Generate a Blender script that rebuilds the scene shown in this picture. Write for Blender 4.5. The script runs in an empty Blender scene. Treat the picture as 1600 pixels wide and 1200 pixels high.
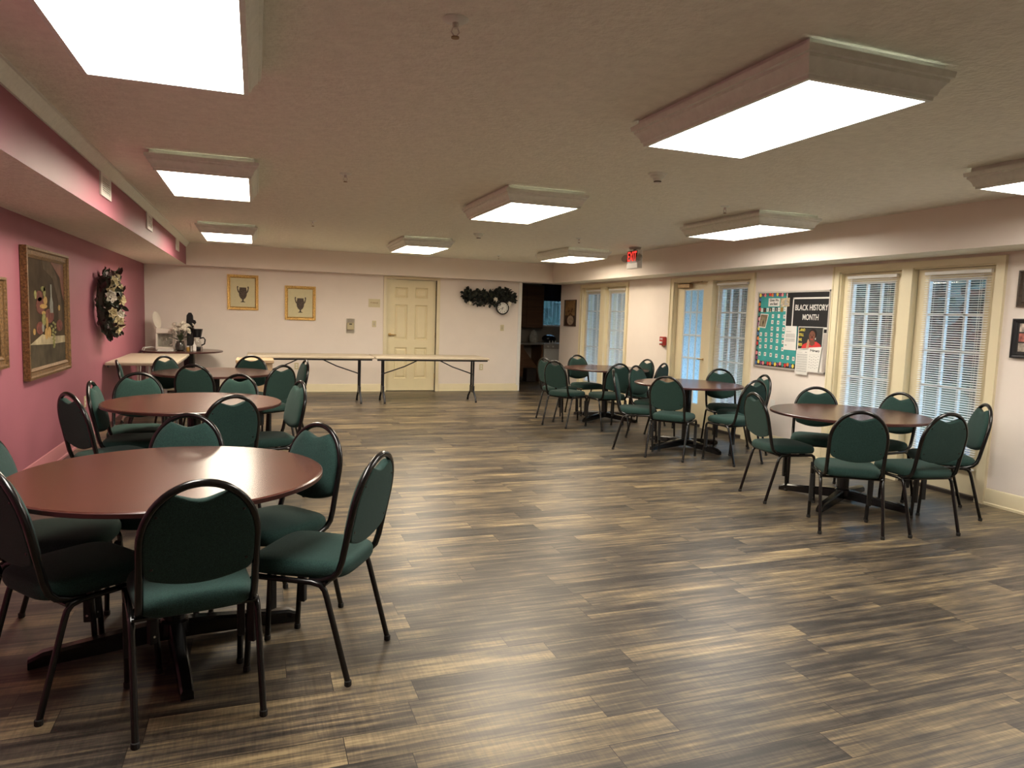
import bpy, math, random
from mathutils import Vector, Matrix
random.seed(7)
PI = math.pi
S = bpy.context.scene
C = S.collection

# ------------------------------------------------------------------ camera
XL, XLS, ZS, ZC = -1.678, -1.036, 2.078, 2.432      # left wall, left soffit face, soffit underside, ceiling
YB, YBS, XR, XRS = 12.73, 12.41, 5.708, 5.282       # back wall, back soffit face, right wall, right soffit face
YN = -2.6                                            # wall behind the camera
cd = bpy.data.cameras.new('camera'); cam = bpy.data.objects.new('camera', cd); C.objects.link(cam)
cd.sensor_fit = 'HORIZONTAL'; cd.sensor_width = 36.0; cd.lens = 36.0 * 1101.79 / 1600
cam.matrix_world = Matrix(((0.93988533, 0.00234097, -0.34148218, 0.0),
                           (-0.33996402, 0.1008495, -0.93501541, 0.0),
                           (0.03224946, 0.99489894, 0.09558281, 1.43),
                           (0, 0, 0, 1)))
cd.clip_start = 0.05; cd.clip_end = 200
S.camera = cam

# ------------------------------------------------------------------ world and exposure
wd = bpy.data.worlds.new('evening_sky'); S.world = wd; wd.use_nodes = True
wbg = wd.node_tree.nodes['Background']
wbg.inputs[0].default_value = (0.30, 0.55, 0.83, 1); wbg.inputs[1].default_value = 13.0
S.view_settings.view_transform = 'Standard'
S.view_settings.look = 'None'
S.view_settings.exposure = 0.0
S.view_settings.gamma = 1.0
S.view_settings.use_curve_mapping = False
LAMP = 31.0                                          # radiance of the fluorescent diffusers

# ------------------------------------------------------------------ materials
def nmat(name, col, rough=0.5, metal=0.0, var=0.0, vscale=20.0, bump=0.0, bscale=60.0, coat=0.0, sheen=0.0, spec=0.5):
    m = bpy.data.materials.new(name); m.use_nodes = True
    nt = m.node_tree; b = nt.nodes['Principled BSDF']
    b.inputs['Base Color'].default_value = (*col, 1); b.inputs['Roughness'].default_value = rough
    b.inputs['Metallic'].default_value = metal; b.inputs['Coat Weight'].default_value = coat
    b.inputs['Sheen Weight'].default_value = sheen; b.inputs['Specular IOR Level'].default_value = spec
    tc = nt.nodes.new('ShaderNodeTexCoord')
    if var > 0:
        n = nt.nodes.new('ShaderNodeTexNoise'); n.inputs['Scale'].default_value = vscale; n.inputs['Detail'].default_value = 4
        nt.links.new(tc.outputs['Object'], n.inputs['Vector'])
        r = nt.nodes.new('ShaderNodeValToRGB')
        r.color_ramp.elements[0].position = 0.3; r.color_ramp.elements[1].position = 0.7
        r.color_ramp.elements[0].color = (*[c * (1 - var) for c in col], 1)
        r.color_ramp.elements[1].color = (*[min(1, c * (1 + var)) for c in col], 1)
        nt.links.new(n.outputs['Fac'], r.inputs['Fac']); nt.links.new(r.outputs['Color'], b.inputs['Base Color'])
    if bump > 0:
        n = nt.nodes.new('ShaderNodeTexNoise'); n.inputs['Scale'].default_value = bscale; n.inputs['Detail'].default_value = 3
        nt.links.new(tc.outputs['Object'], n.inputs['Vector'])
        bp = nt.nodes.new('ShaderNodeBump'); bp.inputs['Strength'].default_value = bump; bp.inputs['Distance'].default_value = 0.01
        nt.links.new(n.outputs['Fac'], bp.inputs['Height']); nt.links.new(bp.outputs['Normal'], b.inputs['Normal'])
    return m

def emat(name, col, strength):
    m = bpy.data.materials.new(name); m.use_nodes = True; nt = m.node_tree; nt.nodes.clear()
    o = nt.nodes.new('ShaderNodeOutputMaterial'); e = nt.nodes.new('ShaderNodeEmission')
    e.inputs[0].default_value = (*col, 1); e.inputs[1].default_value = strength
    nt.links.new(e.outputs[0], o.inputs[0]); return m

def glassmat(name, tint, refl=0.08):
    m = bpy.data.materials.new(name); m.use_nodes = True; nt = m.node_tree; nt.nodes.clear()
    o = nt.nodes.new('ShaderNodeOutputMaterial'); mx = nt.nodes.new('ShaderNodeMixShader')
    t = nt.nodes.new('ShaderNodeBsdfTransparent'); g = nt.nodes.new('ShaderNodeBsdfGlossy')
    t.inputs[0].default_value = (*tint, 1); g.inputs['Roughness'].default_value = 0.03
    mx.inputs[0].default_value = refl
    nt.links.new(t.outputs[0], mx.inputs[1]); nt.links.new(g.outputs[0], mx.inputs[2]); nt.links.new(mx.outputs[0], o.inputs[0])
    return m

def frostmat(name):
    m = bpy.data.materials.new(name); m.use_nodes = True; nt = m.node_tree; nt.nodes.clear()
    o = nt.nodes.new('ShaderNodeOutputMaterial'); mx = nt.nodes.new('ShaderNodeMixShader')
    tl = nt.nodes.new('ShaderNodeBsdfTranslucent'); g = nt.nodes.new('ShaderNodeBsdfGlossy')
    g.inputs['Roughness'].default_value = 0.25; mx.inputs[0].default_value = 0.06
    tc = nt.nodes.new('ShaderNodeTexCoord'); v = nt.nodes.new('ShaderNodeTexVoronoi'); v.inputs['Scale'].default_value = 45
    r = nt.nodes.new('ShaderNodeValToRGB')
    r.color_ramp.elements[0].color = (0.52, 0.66, 0.70, 1); r.color_ramp.elements[1].color = (0.90, 0.95, 0.96, 1)
    r.color_ramp.elements[1].position = 0.5
    nt.links.new(tc.outputs['Object'], v.inputs['Vector']); nt.links.new(v.outputs['Distance'], r.inputs['Fac'])
    nt.links.new(r.outputs['Color'], tl.inputs[0])
    nt.links.new(tl.outputs[0], mx.inputs[1]); nt.links.new(g.outputs[0], mx.inputs[2]); nt.links.new(mx.outputs[0], o.inputs[0])
    return m

def slatmat(name):
    m = bpy.data.materials.new(name); m.use_nodes = True; nt = m.node_tree; nt.nodes.clear()
    o = nt.nodes.new('ShaderNodeOutputMaterial'); mx = nt.nodes.new('ShaderNodeMixShader')
    d = nt.nodes.new('ShaderNodeBsdfDiffuse'); t = nt.nodes.new('ShaderNodeBsdfTranslucent')
    d.inputs[0].default_value = (0.86, 0.84, 0.80, 1); t.inputs[0].default_value = (0.85, 0.87, 0.9, 1)
    mx.inputs[0].default_value = 0.5
    nt.links.new(d.outputs[0], mx.inputs[1]); nt.links.new(t.outputs[0], mx.inputs[2]); nt.links.new(mx.outputs[0], o.inputs[0])
    return m

def floormat():
    m = bpy.data.materials.new('plank_floor'); m.use_nodes = True; nt = m.node_tree; b = nt.nodes['Principled BSDF']
    N = nt.nodes.new; L = nt.links.new
    def math_(op, a, bb=None, c=None):
        n = N('ShaderNodeMath'); n.operation = op
        for i, v in enumerate((a, bb, c)):
            if v is None: continue
            if isinstance(v, (int, float)): n.inputs[i].default_value = v
            else: L(v, n.inputs[i])
        return n.outputs[0]
    tc = N('ShaderNodeTexCoord'); sp = N('ShaderNodeSeparateXYZ'); L(tc.outputs['Object'], sp.inputs[0])
    X, Y = sp.outputs[0], sp.outputs[1]
    PW, PL = 0.152, 0.92
    yr = math_('DIVIDE', Y, PW); row = math_('FLOOR', yr); fy = math_('FRACT', yr)
    w1 = N('ShaderNodeTexWhiteNoise'); w1.noise_dimensions = '1D'; L(row, w1.inputs['W'])
    xs = math_('ADD', math_('DIVIDE', X, PL), math_('MULTIPLY', w1.outputs['Value'], 7.3))
    col = math_('FLOOR', xs); fx = math_('FRACT', xs)
    cv = N('ShaderNodeCombineXYZ'); L(row, cv.inputs[0]); L(col, cv.inputs[1])
    w2 = N('ShaderNodeTexWhiteNoise'); w2.noise_dimensions = '2D'; L(cv.outputs[0], w2.inputs['Vector'])
    rnd = w2.outputs['Value']
    def noise(sx, sy, detail=4, rough=0.6, off=37.0):
        c = N('ShaderNodeCombineXYZ')
        L(math_('ADD', math_('MULTIPLY', X, sx), math_('MULTIPLY', rnd, off)), c.inputs[0])
        L(math_('MULTIPLY', Y, sy), c.inputs[1]); L(math_('MULTIPLY', rnd, 11.0), c.inputs[2])
        n = N('ShaderNodeTexNoise'); n.inputs['Scale'].default_value = 1; n.inputs['Detail'].default_value = detail
        n.inputs['Roughness'].default_value = rough; L(c.outputs[0], n.inputs['Vector']); return n.outputs['Fac']
    grain = noise(2.2, 26, 5, 0.65); streak = noise(1.0, 70, 3, 0.6); saw = noise(95, 7, 3, 0.7); blotch = noise(3.0, 9, 3, 0.5)
    t = math_('ADD', math_('MULTIPLY', grain, 0.62), math_('MULTIPLY', streak, 0.42))
    t = math_('ADD', t, math_('MULTIPLY', saw, 0.17)); t = math_('ADD', t, math_('MULTIPLY', blotch, 0.38))
    t = math_('ADD', t, math_('MULTIPLY', rnd, 0.17))
    t = math_('MULTIPLY_ADD', t, 2.55, -1.80)
    r = N('ShaderNodeValToRGB'); e = r.color_ramp.elements
    e[0].position = 0.12; e[0].color = (0.021, 0.017, 0.014, 1); e[1].position = 1.0; e[1].color = (0.32, 0.243, 0.132, 1)
    k = e.new(0.42); k.color = (0.070, 0.055, 0.040, 1); k = e.new(0.7); k.color = (0.158, 0.119, 0.069, 1)
    L(t, r.inputs['Fac'])
    ey = math_('MINIMUM', fy, math_('SUBTRACT', 1, fy)); ex = math_('MULTIPLY', math_('MINIMUM', fx, math_('SUBTRACT', 1, fx)), PL / PW)
    seam = math_('LESS_THAN', math_('MINIMUM', ey, ex), 0.009)
    mx = N('ShaderNodeMix'); mx.data_type = 'RGBA'; L(seam, mx.inputs[0]); L(r.outputs['Color'], mx.inputs[6])
    mx.inputs[7].default_value = (0.016, 0.011, 0.008, 1); L(mx.outputs[2], b.inputs['Base Color'])
    L(math_('MULTIPLY_ADD', saw, 0.16, 0.30), b.inputs['Roughness']); b.inputs['Specular IOR Level'].default_value = 0.5
    bp = N('ShaderNodeBump'); bp.inputs['Strength'].default_value = 0.10; bp.inputs['Distance'].default_value = 0.004
    L(math_('SUBTRACT', math_('ADD', grain, math_('MULTIPLY', saw, 0.8)), seam), bp.inputs['Height']); L(bp.outputs['Normal'], b.inputs['Normal'])
    return m

def woodmat(name, c0, c1, rough=0.28, sx=1.2, sy=22.0):
    m = bpy.data.materials.new(name); m.use_nodes = True; nt = m.node_tree; b = nt.nodes['Principled BSDF']
    tc = nt.nodes.new('ShaderNodeTexCoord'); mp = nt.nodes.new('ShaderNodeMapping'); mp.inputs['Scale'].default_value = (sx, sy, sy)
    n = nt.nodes.new('ShaderNodeTexNoise'); n.inputs['Scale'].default_value = 1.6; n.inputs['Detail'].default_value = 6; n.inputs['Roughness'].default_value = 0.6
    r = nt.nodes.new('ShaderNodeValToRGB'); r.color_ramp.elements[0].position = 0.3; r.color_ramp.elements[1].position = 0.72
    r.color_ramp.elements[0].color = (*c0, 1); r.color_ramp.elements[1].color = (*c1, 1)
    nt.links.new(tc.outputs['Object'], mp.inputs[0]); nt.links.new(mp.outputs[0], n.inputs['Vector'])
    nt.links.new(n.outputs['Fac'], r.inputs['Fac']); nt.links.new(r.outputs['Color'], b.inputs['Base Color'])
    b.inputs['Roughness'].default_value = rough
    return m

M = {}
M['floor'] = floormat()
M['ceiling'] = nmat('textured_ceiling', (0.86, 0.855, 0.755), 0.9, var=0.05, vscale=14, bump=0.9, bscale=34)
M['wall'] = nmat('cream_wall_paint', (0.84, 0.755, 0.685), 0.75, var=0.015, vscale=5, bump=0.05, bscale=120)
M['mauve'] = nmat('mauve_wall_paint', (0.325, 0.104, 0.145), 0.55, var=0.03, vscale=4, bump=0.05, bscale=120)
M['mauve_trim'] = nmat('mauve_gloss_trim', (0.44, 0.165, 0.19), 0.4)
M['trim'] = nmat('cream_trim_paint', (0.78, 0.69, 0.475), 0.42, var=0.02, vscale=6)
M['door'] = nmat('cream_door_paint', (0.82, 0.72, 0.475), 0.4, var=0.02, vscale=6)
M['white'] = nmat('white_enamel', (0.80, 0.78, 0.74), 0.4, var=0.02)
M['fixture'] = nmat('white_wood_fixture', (0.80, 0.83, 0.76), 0.5, var=0.05, vscale=30)
M['diffuser'] = emat('cool_lit_diffuser', (1.0, 0.94, 0.85), LAMP)
M['diffuser_dim'] = emat('dim_cool_lit_diffuser', (1.0, 0.93, 0.82), LAMP * 0.8)
M['diffuser_warm_dim'] = emat('dim_warm_lit_diffuser', (1.0, 0.865, 0.67), LAMP * 0.75)
M['diffuser_warm'] = emat('warm_lit_diffuser', (1.0, 0.875, 0.69), LAMP * 1.2)
M['green'] = nmat('green_fabric', (0.019, 0.048, 0.041), 0.9, var=0.30, vscale=240, bump=0.35, bscale=420, spec=0.2, sheen=0.06)
M['black'] = nmat('black_enamel', (0.0045, 0.004, 0.004), 0.22, var=0.1)
M['rubber'] = nmat('black_rubber', (0.012, 0.011, 0.010), 0.7, var=0.1)
M['chrome'] = nmat('chrome_screw', (0.75, 0.72, 0.66), 0.25, 1.0, var=0.05)
M['mahogany'] = woodmat('mahogany_laminate', (0.052, 0.016, 0.011), (0.100, 0.032, 0.021), 0.23)
M['edge'] = nmat('dark_table_edge', (0.055, 0.016, 0.013), 0.35, var=0.15)
M['beige'] = nmat('beige_tabletop', (0.43, 0.365, 0.275), 0.45, var=0.04, vscale=60)
M['grey_leg'] = nmat('dark_steel_leg', (0.020, 0.022, 0.030), 0.35, 0.4, var=0.1)
M['steel'] = nmat('bright_steel', (0.70, 0.66, 0.60), 0.28, 1.0, var=0.05)
M['glass'] = glassmat('window_glass', (0.93, 0.96, 0.97))
M['clear'] = glassmat('clear_glass', (0.95, 0.95, 0.93), 0.08)
M['frost'] = frostmat('frosted_film_glass')
M['slat'] = slatmat('white_blind_slat')
M['blind'] = nmat('white_blind_rail', (0.80, 0.78, 0.74), 0.45, var=0.02)
M['brass'] = nmat('aged_brass', (0.62, 0.43, 0.19), 0.3, 1.0, var=0.15)
M['bronze'] = nmat('bronze_metal', (0.33, 0.22, 0.12), 0.4, 0.7, var=0.15)
M['dark'] = nmat('dark_threshold', (0.030, 0.022, 0.018), 0.5, var=0.1)
M['ivory'] = nmat('ivory_plastic', (0.62, 0.54, 0.34), 0.45, var=0.02)
M['grey_plastic'] = nmat('grey_plastic', (0.42, 0.39, 0.36), 0.5, var=0.03)
M['gold'] = nmat('gold_leaf_frame', (0.62, 0.40, 0.14), 0.38, 0.75, var=0.3, vscale=60, bump=0.4, bscale=120)
M['dark_gold'] = nmat('antique_gold_frame', (0.165, 0.088, 0.032), 0.42, 0.45, var=0.5, vscale=70, bump=0.6, bscale=110)
M['frame_black'] = nmat('black_picture_frame', (0.014, 0.014, 0.016), 0.4, var=0.1)
M['frame_brown'] = nmat('brown_picture_frame', (0.055, 0.034, 0.02), 0.5, var=0.4, vscale=50)
M['parchment'] = nmat('parchment_print', (0.66, 0.60, 0.37), 0.7, var=0.03)
M['urn'] = nmat('engraved_urn_ink', (0.085, 0.060, 0.045), 0.7, var=0.6, vscale=60)
M['leaf'] = nmat('dark_green_leaf', (0.026, 0.030, 0.015), 0.6, var=0.6, vscale=9)
M['leaf_black'] = nmat('blackish_leaf', (0.013, 0.017, 0.014), 0.6, var=0.5, vscale=9)
M['leaf_red'] = nmat('burgundy_leaf', (0.06, 0.022, 0.022), 0.6, var=0.5, vscale=9)
M['cream_petal'] = nmat('cream_petal', (0.42, 0.34, 0.18), 0.7, var=0.15, vscale=30)
M['white_petal'] = nmat('white_petal', (0.62, 0.57, 0.48), 0.7, var=0.08, vscale=30)
M['stem'] = nmat('green_stem', (0.05, 0.07, 0.03), 0.6, var=0.2)
M['paper'] = nmat('white_paper', (0.78, 0.76, 0.71), 0.8, var=0.015)
M['teal'] = nmat('teal_board_paper', (0.045, 0.33, 0.31), 0.75, var=0.12, vscale=9)
M['board_black'] = nmat('black_board_paper', (0.010, 0.010, 0.011), 0.7, var=0.1)
M['ink'] = nmat('black_ink', (0.015, 0.014, 0.014), 0.8, var=0.05)
M['grey_ink'] = nmat('grey_ink', (0.40, 0.39, 0.37), 0.8, var=0.05)
M['yellow'] = nmat('yellow_print', (0.80, 0.66, 0.10), 0.7, var=0.05)
M['red'] = nmat('red_print', (0.60, 0.035, 0.035), 0.7, var=0.1)
M['pink'] = nmat('pink_print', (0.75, 0.24, 0.26), 0.7, var=0.1)
M['orange'] = nmat('orange_print', (0.75, 0.22, 0.06), 0.7, var=0.1)
M['blue'] = nmat('blue_print', (0.07, 0.17, 0.36), 0.7, var=0.1)
M['purple'] = nmat('purple_print', (0.22, 0.05, 0.14), 0.7, var=0.1)
M['teal_dot'] = nmat('green_print', (0.05, 0.24, 0.20), 0.7, var=0.1)
M['skin'] = nmat('brown_skin_print', (0.17, 0.065, 0.038), 0.7, var=0.2, vscale=30)
M['skin_light'] = nmat('tan_skin_print', (0.50, 0.27, 0.16), 0.7, var=0.1)
M['sepia'] = nmat('sepia_photo', (0.55, 0.44, 0.28), 0.7, var=0.5, vscale=40)
M['aluminium'] = nmat('aluminium_trim', (0.66, 0.62, 0.58), 0.35, 0.6, var=0.04)
M['signred'] = emat('lit_exit_red', (1.0, 0.05, 0.035), 1.7)
M['sign_back'] = nmat('dark_red_sign_face', (0.07, 0.008, 0.007), 0.4, var=0.05)
M['firered'] = nmat('fire_alarm_red', (0.42, 0.03, 0.025), 0.4, var=0.08)
M['grille_dark'] = nmat('grille_slot', (0.10, 0.09, 0.08), 0.7, var=0.1)
M['oil'] = nmat('dark_oil_canvas', (0.050, 0.034, 0.021), 0.8, var=0.4, vscale=3.5, spec=0.08)
M['oil_red'] = nmat('red_drape_paint', (0.15, 0.055, 0.035), 0.5, var=0.35, vscale=8, spec=0.08)
M['oil_grey'] = nmat('grey_cloth_paint', (0.085, 0.060, 0.040), 0.8, var=0.3, vscale=8, spec=0.08)
M['oil_light'] = nmat('cloth_paint', (0.34, 0.28, 0.18), 0.5, var=0.35, vscale=10, spec=0.08)
M['oil_table'] = nmat('tablecloth_paint', (0.060, 0.048, 0.032), 0.8, var=0.3, vscale=8, spec=0.08)
M['oil_yellow'] = nmat('fruit_paint', (0.36, 0.22, 0.075), 0.5, var=0.3, vscale=25, spec=0.08)
M['oil_wine'] = nmat('berry_paint', (0.12, 0.036, 0.028), 0.5, var=0.5, vscale=35, spec=0.08)
M['oil_green'] = nmat('grape_paint', (0.20, 0.19, 0.07), 0.5, var=0.4, vscale=35, spec=0.08)
M['oil_blue'] = nmat('bottle_paint', (0.20, 0.20, 0.18), 0.4, var=0.3, vscale=20, spec=0.08)
M['cab_wood'] = woodmat('kitchen_cabinet_wood', (0.10, 0.045, 0.02), (0.17, 0.08, 0.035), 0.45)
M['navy'] = nmat('navy_valance', (0.010, 0.012, 0.030), 0.9, var=0.2)
M['counter'] = nmat('kitchen_counter', (0.26, 0.24, 0.21), 0.4, var=0.1)
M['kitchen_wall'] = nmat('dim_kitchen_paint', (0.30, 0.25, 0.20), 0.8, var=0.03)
M['ceramic'] = nmat('grey_ceramic', (0.38, 0.36, 0.32), 0.35, var=0.3, vscale=18)
M['coffee_white'] = nmat('white_appliance', (0.78, 0.72, 0.64), 0.35, var=0.02)
M['coffee_black'] = nmat('black_appliance', (0.010, 0.010, 0.012), 0.25, var=0.1)
M['amber'] = nmat('amber_bottle', (0.40, 0.24, 0.06), 0.25, var=0.1)
M['tan'] = nmat('tan_side_cabinet', (0.47, 0.34, 0.21), 0.6, var=0.1, vscale=14)
M['grass'] = nmat('lawn', (0.025, 0.045, 0.015), 0.9, var=0.4, vscale=5)
M['patio'] = nmat('brick_patio', (0.11, 0.065, 0.062), 0.85, var=0.35, vscale=16)
M['tree'] = nmat('dark_tree_leaf', (0.010, 0.022, 0.014), 0.8, var=0.5, vscale=3)
M['bark'] = nmat('bark', (0.06, 0.045, 0.035), 0.9, var=0.3)

# ------------------------------------------------------------------ mesh builder
class MB:
    def __init__(s): s.v = []; s.f = []; s.mi = []; s.m = 0
    def add(s, vs, fs):
        o = len(s.v); s.v += [tuple(v) for v in vs]
        for f in fs: s.f.append([i + o for i in f]); s.mi.append(s.m)
        return s
    def box(s, x0, x1, y0, y1, z0, z1, rot=None, c=None):
        vs = [Vector((x, y, z)) for z in (z0, z1) for y in (y0, y1) for x in (x0, x1)]
        if rot is not None: vs = [rot @ (v - c) + c for v in vs]
        return s.add(vs, [(0, 2, 3, 1), (4, 5, 7, 6), (0, 1, 5, 4), (2, 6, 7, 3), (0, 4, 6, 2), (1, 3, 7, 5)])
    def bevbox(s, x0, x1, y0, y1, z0, z1, b=0.004):
        xs, ys, zs = (x0, x1), (y0, y1), (z0, z1); vs = []; idx = {}
        for i in (0, 1):
            for j in (0, 1):
                for k in (0, 1):
                    sx, sy, sz = 1 - 2 * i, 1 - 2 * j, 1 - 2 * k; p = (xs[i], ys[j], zs[k])
                    for a in range(3):
                        q = [p[0] + sx * b, p[1] + sy * b, p[2] + sz * b]; q[a] = p[a]
                        idx[(i, j, k, a)] = len(vs); vs.append(q)
        fs = []
        for a in range(3):
            for e in (0, 1):
                o = [d for d in range(3) if d != a]; ring = []
                for (m, n) in ((0, 0), (1, 0), (1, 1), (0, 1)):
                    t = [0, 0, 0]; t[a] = e; t[o[0]] = m; t[o[1]] = n; ring.append(idx[(*t, a)])
                fs.append(ring)
        for a in range(3):
            o = [d for d in range(3) if d != a]
            for m in (0, 1):
                for n in (0, 1):
                    t0 = [0, 0, 0]; t0[o[0]] = m; t0[o[1]] = n; t1 = list(t0); t1[a] = 1
                    fs.append([idx[(*t0, o[0])], idx[(*t1, o[0])], idx[(*t1, o[1])], idx[(*t0, o[1])]])
        for i in (0, 1):
            for j in (0, 1):
                for k in (0, 1): fs.append([idx[(i, j, k, a)] for a in range(3)])
        return s.add(vs, fs)
    def tube(s, path, r, seg=10, closed=False, sq=1.0, cap=True):
        P = [Vector(p) for p in path]; n = len(P); rings = []; vs = []; up = None
        rr = r if isinstance(r, (list, tuple)) else [r] * n
        for i in range(n):
            if closed: t = P[(i + 1) % n] - P[i - 1]
            else: t = P[min(i + 1, n - 1)] - P[max(i - 1, 0)]
            t.normalize()
            if up is None:
                a = Vector((0, 0, 1)) if abs(t.z) < 0.9 else Vector((0, 1, 0)); up = (a - t * a.dot(t)).normalized()
            else: up = (up - t * up.dot(t)).normalized()
            sd = t.cross(up); ring = []
            for k in range(seg):
                an = 2 * PI * k / seg; ring.append(len(vs)); vs.append(P[i] + rr[i] * (math.cos(an) * up * sq + math.sin(an) * sd))
            rings.append(ring)
        fs = []
        for i in range(n if closed else n - 1):
            a, b = rings[i], rings[(i + 1) % n]
            for k in range(seg): fs.append((a[k], a[(k + 1) % seg], b[(k + 1) % seg], b[k]))
        if cap and not closed: fs.append(rings[0][::-1]); fs.append(rings[-1])
        return s.add(vs, fs)
    def lathe(s, prof, c=(0, 0, 0), seg=28, ax='z'):
        vs = []; fs = []
        for (r, h) in prof:
            for k in range(seg):
                a = 2 * PI * k / seg; p = (r * math.cos(a), r * math.sin(a), h)
                if ax == 'y': p = (p[0], p[2], p[1])
                if ax == 'x': p = (p[2], p[0], p[1])
                vs.append((c[0] + p[0], c[1] + p[1], c[2] + p[2]))
        for i in range(len(prof) - 1):
            for k in range(seg):
                k2 = (k + 1) % seg; fs.append((i * seg + k, i * seg + k2, (i + 1) * seg + k2, (i + 1) * seg + k))
        fs.append([k for k in range(seg)][::-1]); fs.append([(len(prof) - 1) * seg + k for k in range(seg)])
        return s.add(vs, fs)
    def ring(s, prof, seg):
        s.lathe(prof, (0, 0, 0), seg); s.f = s.f[:-2]; s.mi = s.mi[:-2]; return s
    def prism(s, pts, f0, f1):
        """pts: 2-D outline; f0, f1 map (u, v) to the two faces in 3-D"""
        n = len(pts); vs = [f0(*p) for p in pts] + [f1(*p) for p in pts]
        fs = [list(range(n))[::-1], list(range(n, 2 * n))] + [(i, (i + 1) % n, n + (i + 1) % n, n + i) for i in range(n)]
        return s.add(vs, fs)
    def ellipsoid(s, c, r, seg=14, rings=8):
        vs = []; fs = []
        for i in range(1, rings):
            th = PI * i / rings
            for k in range(seg):
                a = 2 * PI * k / seg
                vs.append((c[0] + r[0] * math.sin(th) * math.cos(a), c[1] + r[1] * math.sin(th) * math.sin(a), c[2] + r[2] * math.cos(th)))
        t = len(vs); vs.append((c[0], c[1], c[2] + r[2])); vs.append((c[0], c[1], c[2] - r[2]))
        for i in range(rings - 2):
            for k in range(seg): fs.append((i * seg + k, i * seg + (k + 1) % seg, (i + 1) * seg + (k + 1) % seg, (i + 1) * seg + k))
        for k in range(seg):
            fs.append((t, (k + 1) % seg, k)); fs.append((t + 1, (rings - 2) * seg + k, (rings - 2) * seg + (k + 1) % seg))
        return s.add(vs, fs)
    def leaf(s, c, d, n, L, W):
        """a bent pointed leaf at c, growing along d, facing n"""
        d = d.normalized(); sd = d.cross(n)
        if sd.length < 1e-4: sd = d.orthogonal()
        sd.normalize(); n = sd.cross(d)
        p = [c, c + d * L * .35 + sd * W * .5 + n * L * .08, c + d * L * .75 + sd * W * .38 + n * L * .04, c + d * L - n * L * .12,
             c + d * L * .75 - sd * W * .38 + n * L * .04, c + d * L * .35 - sd * W * .5 + n * L * .08, c + d * L * .45]
        return s.add(p, [(0, 1, 6), (1, 2, 6), (2, 3, 6), (3, 4, 6), (4, 5, 6), (5, 0, 6)])
    def flower(s, c, n, R, k=6):
        n = n.normalized(); a = n.orthogonal().normalized(); b = n.cross(a)
        for ly, (rr, up) in enumerate(((1, .25), (.65, .6))):
            for i in range(k):
                an = 2 * PI * (i + ly * .5) / k; d = a * math.cos(an) + b * math.sin(an)
                s.leaf(c + n * .1 * R * ly, (d + n * up), n, R * rr, R * rr * .75)
        s.ellipsoid(c + n * R * .2, (R * .16,) * 3, 8, 5)
        return s

def finish(name, mb, mats, smooth):
    me = bpy.data.meshes.new(name); me.from_pydata(mb.v, [], mb.f); me.update()
    for m in (mats if isinstance(mats, (list, tuple)) else [mats]): me.materials.append(m)
    for p, i in zip(me.polygons, mb.mi): p.material_index = i
    import bmesh
    bm = bmesh.new(); bm.from_mesh(me); bmesh.ops.recalc_face_normals(bm, faces=bm.faces); bm.to_mesh(me); bm.free()
    if smooth:
        for p in me.polygons: p.use_smooth = True
        me.set_sharp_from_angle(angle=math.radians(smooth))
    return me

def tag(o, label=None, cat=None, group=None, kind=None):
    for k, v in (('label', label), ('category', cat), ('group', group), ('kind', kind)):
        if v: o[k] = v
    return o

def empty(name, loc, label=None, cat=None, rz=0.0, group=None, kind=None):
    o = bpy.data.objects.new(name, None); C.objects.link(o); o.location = loc; o.rotation_euler = (0, 0, rz)
    o.empty_display_size = 0.05
    return tag(o, label, cat, group, kind)

def part(name, mb, mats, parent=None, world=False, smooth=35, label=None):
    """one mesh object; world=True: the builder holds world coordinates"""
    if world and parent is not None:
        p = parent; off = Vector((0, 0, 0))
        while p is not None: off += p.location; p = p.parent
        mb.v = [tuple(Vector(v) - off) for v in mb.v]
    loc = None
    if parent is None:
        xs = [[v[i] for v in mb.v] for i in range(3)]
        loc = Vector(((min(xs[0]) + max(xs[0])) / 2, (min(xs[1]) + max(xs[1])) / 2, min(xs[2])))
        mb.v = [tuple(Vector(v) - loc) for v in mb.v]
    o = bpy.data.objects.new(name, finish(name, mb, mats, smooth)); C.objects.link(o)
    if parent is not None: o.parent = parent
    else: o.location = loc
    if label: o['label'] = label
    return o

def struct(name, mb, mats, smooth=35):
    return tag(part(name, mb, mats, None, True, smooth), kind='structure')

def wallfn(w, d):
    """maps wall coordinates (u, v) to a point standing d in front of that wall"""
    if w == 'R': return lambda u, v: (XR - d, u, v)
    if w == 'L': return lambda u, v: (XL + d, u, v)
    if w == 'S': return lambda u, v: (XLS + d, u, v)
    return lambda u, v: (u, YB - d, v)

def rect(u0, u1, v0, v1): return [(u0, v0), (u1, v0), (u1, v1), (u0, v1)]
def ell(cu, cv, ru, rv, n=18, a0=0.0):
    return [(cu + ru * math.cos(2 * PI * i / n), cv + rv * math.sin(2 * PI * i / n)) for i in range(n)]
def plate(mb, w, pts, d0, d1): return mb.prism(pts, wallfn(w, d0), wallfn(w, d1))

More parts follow.
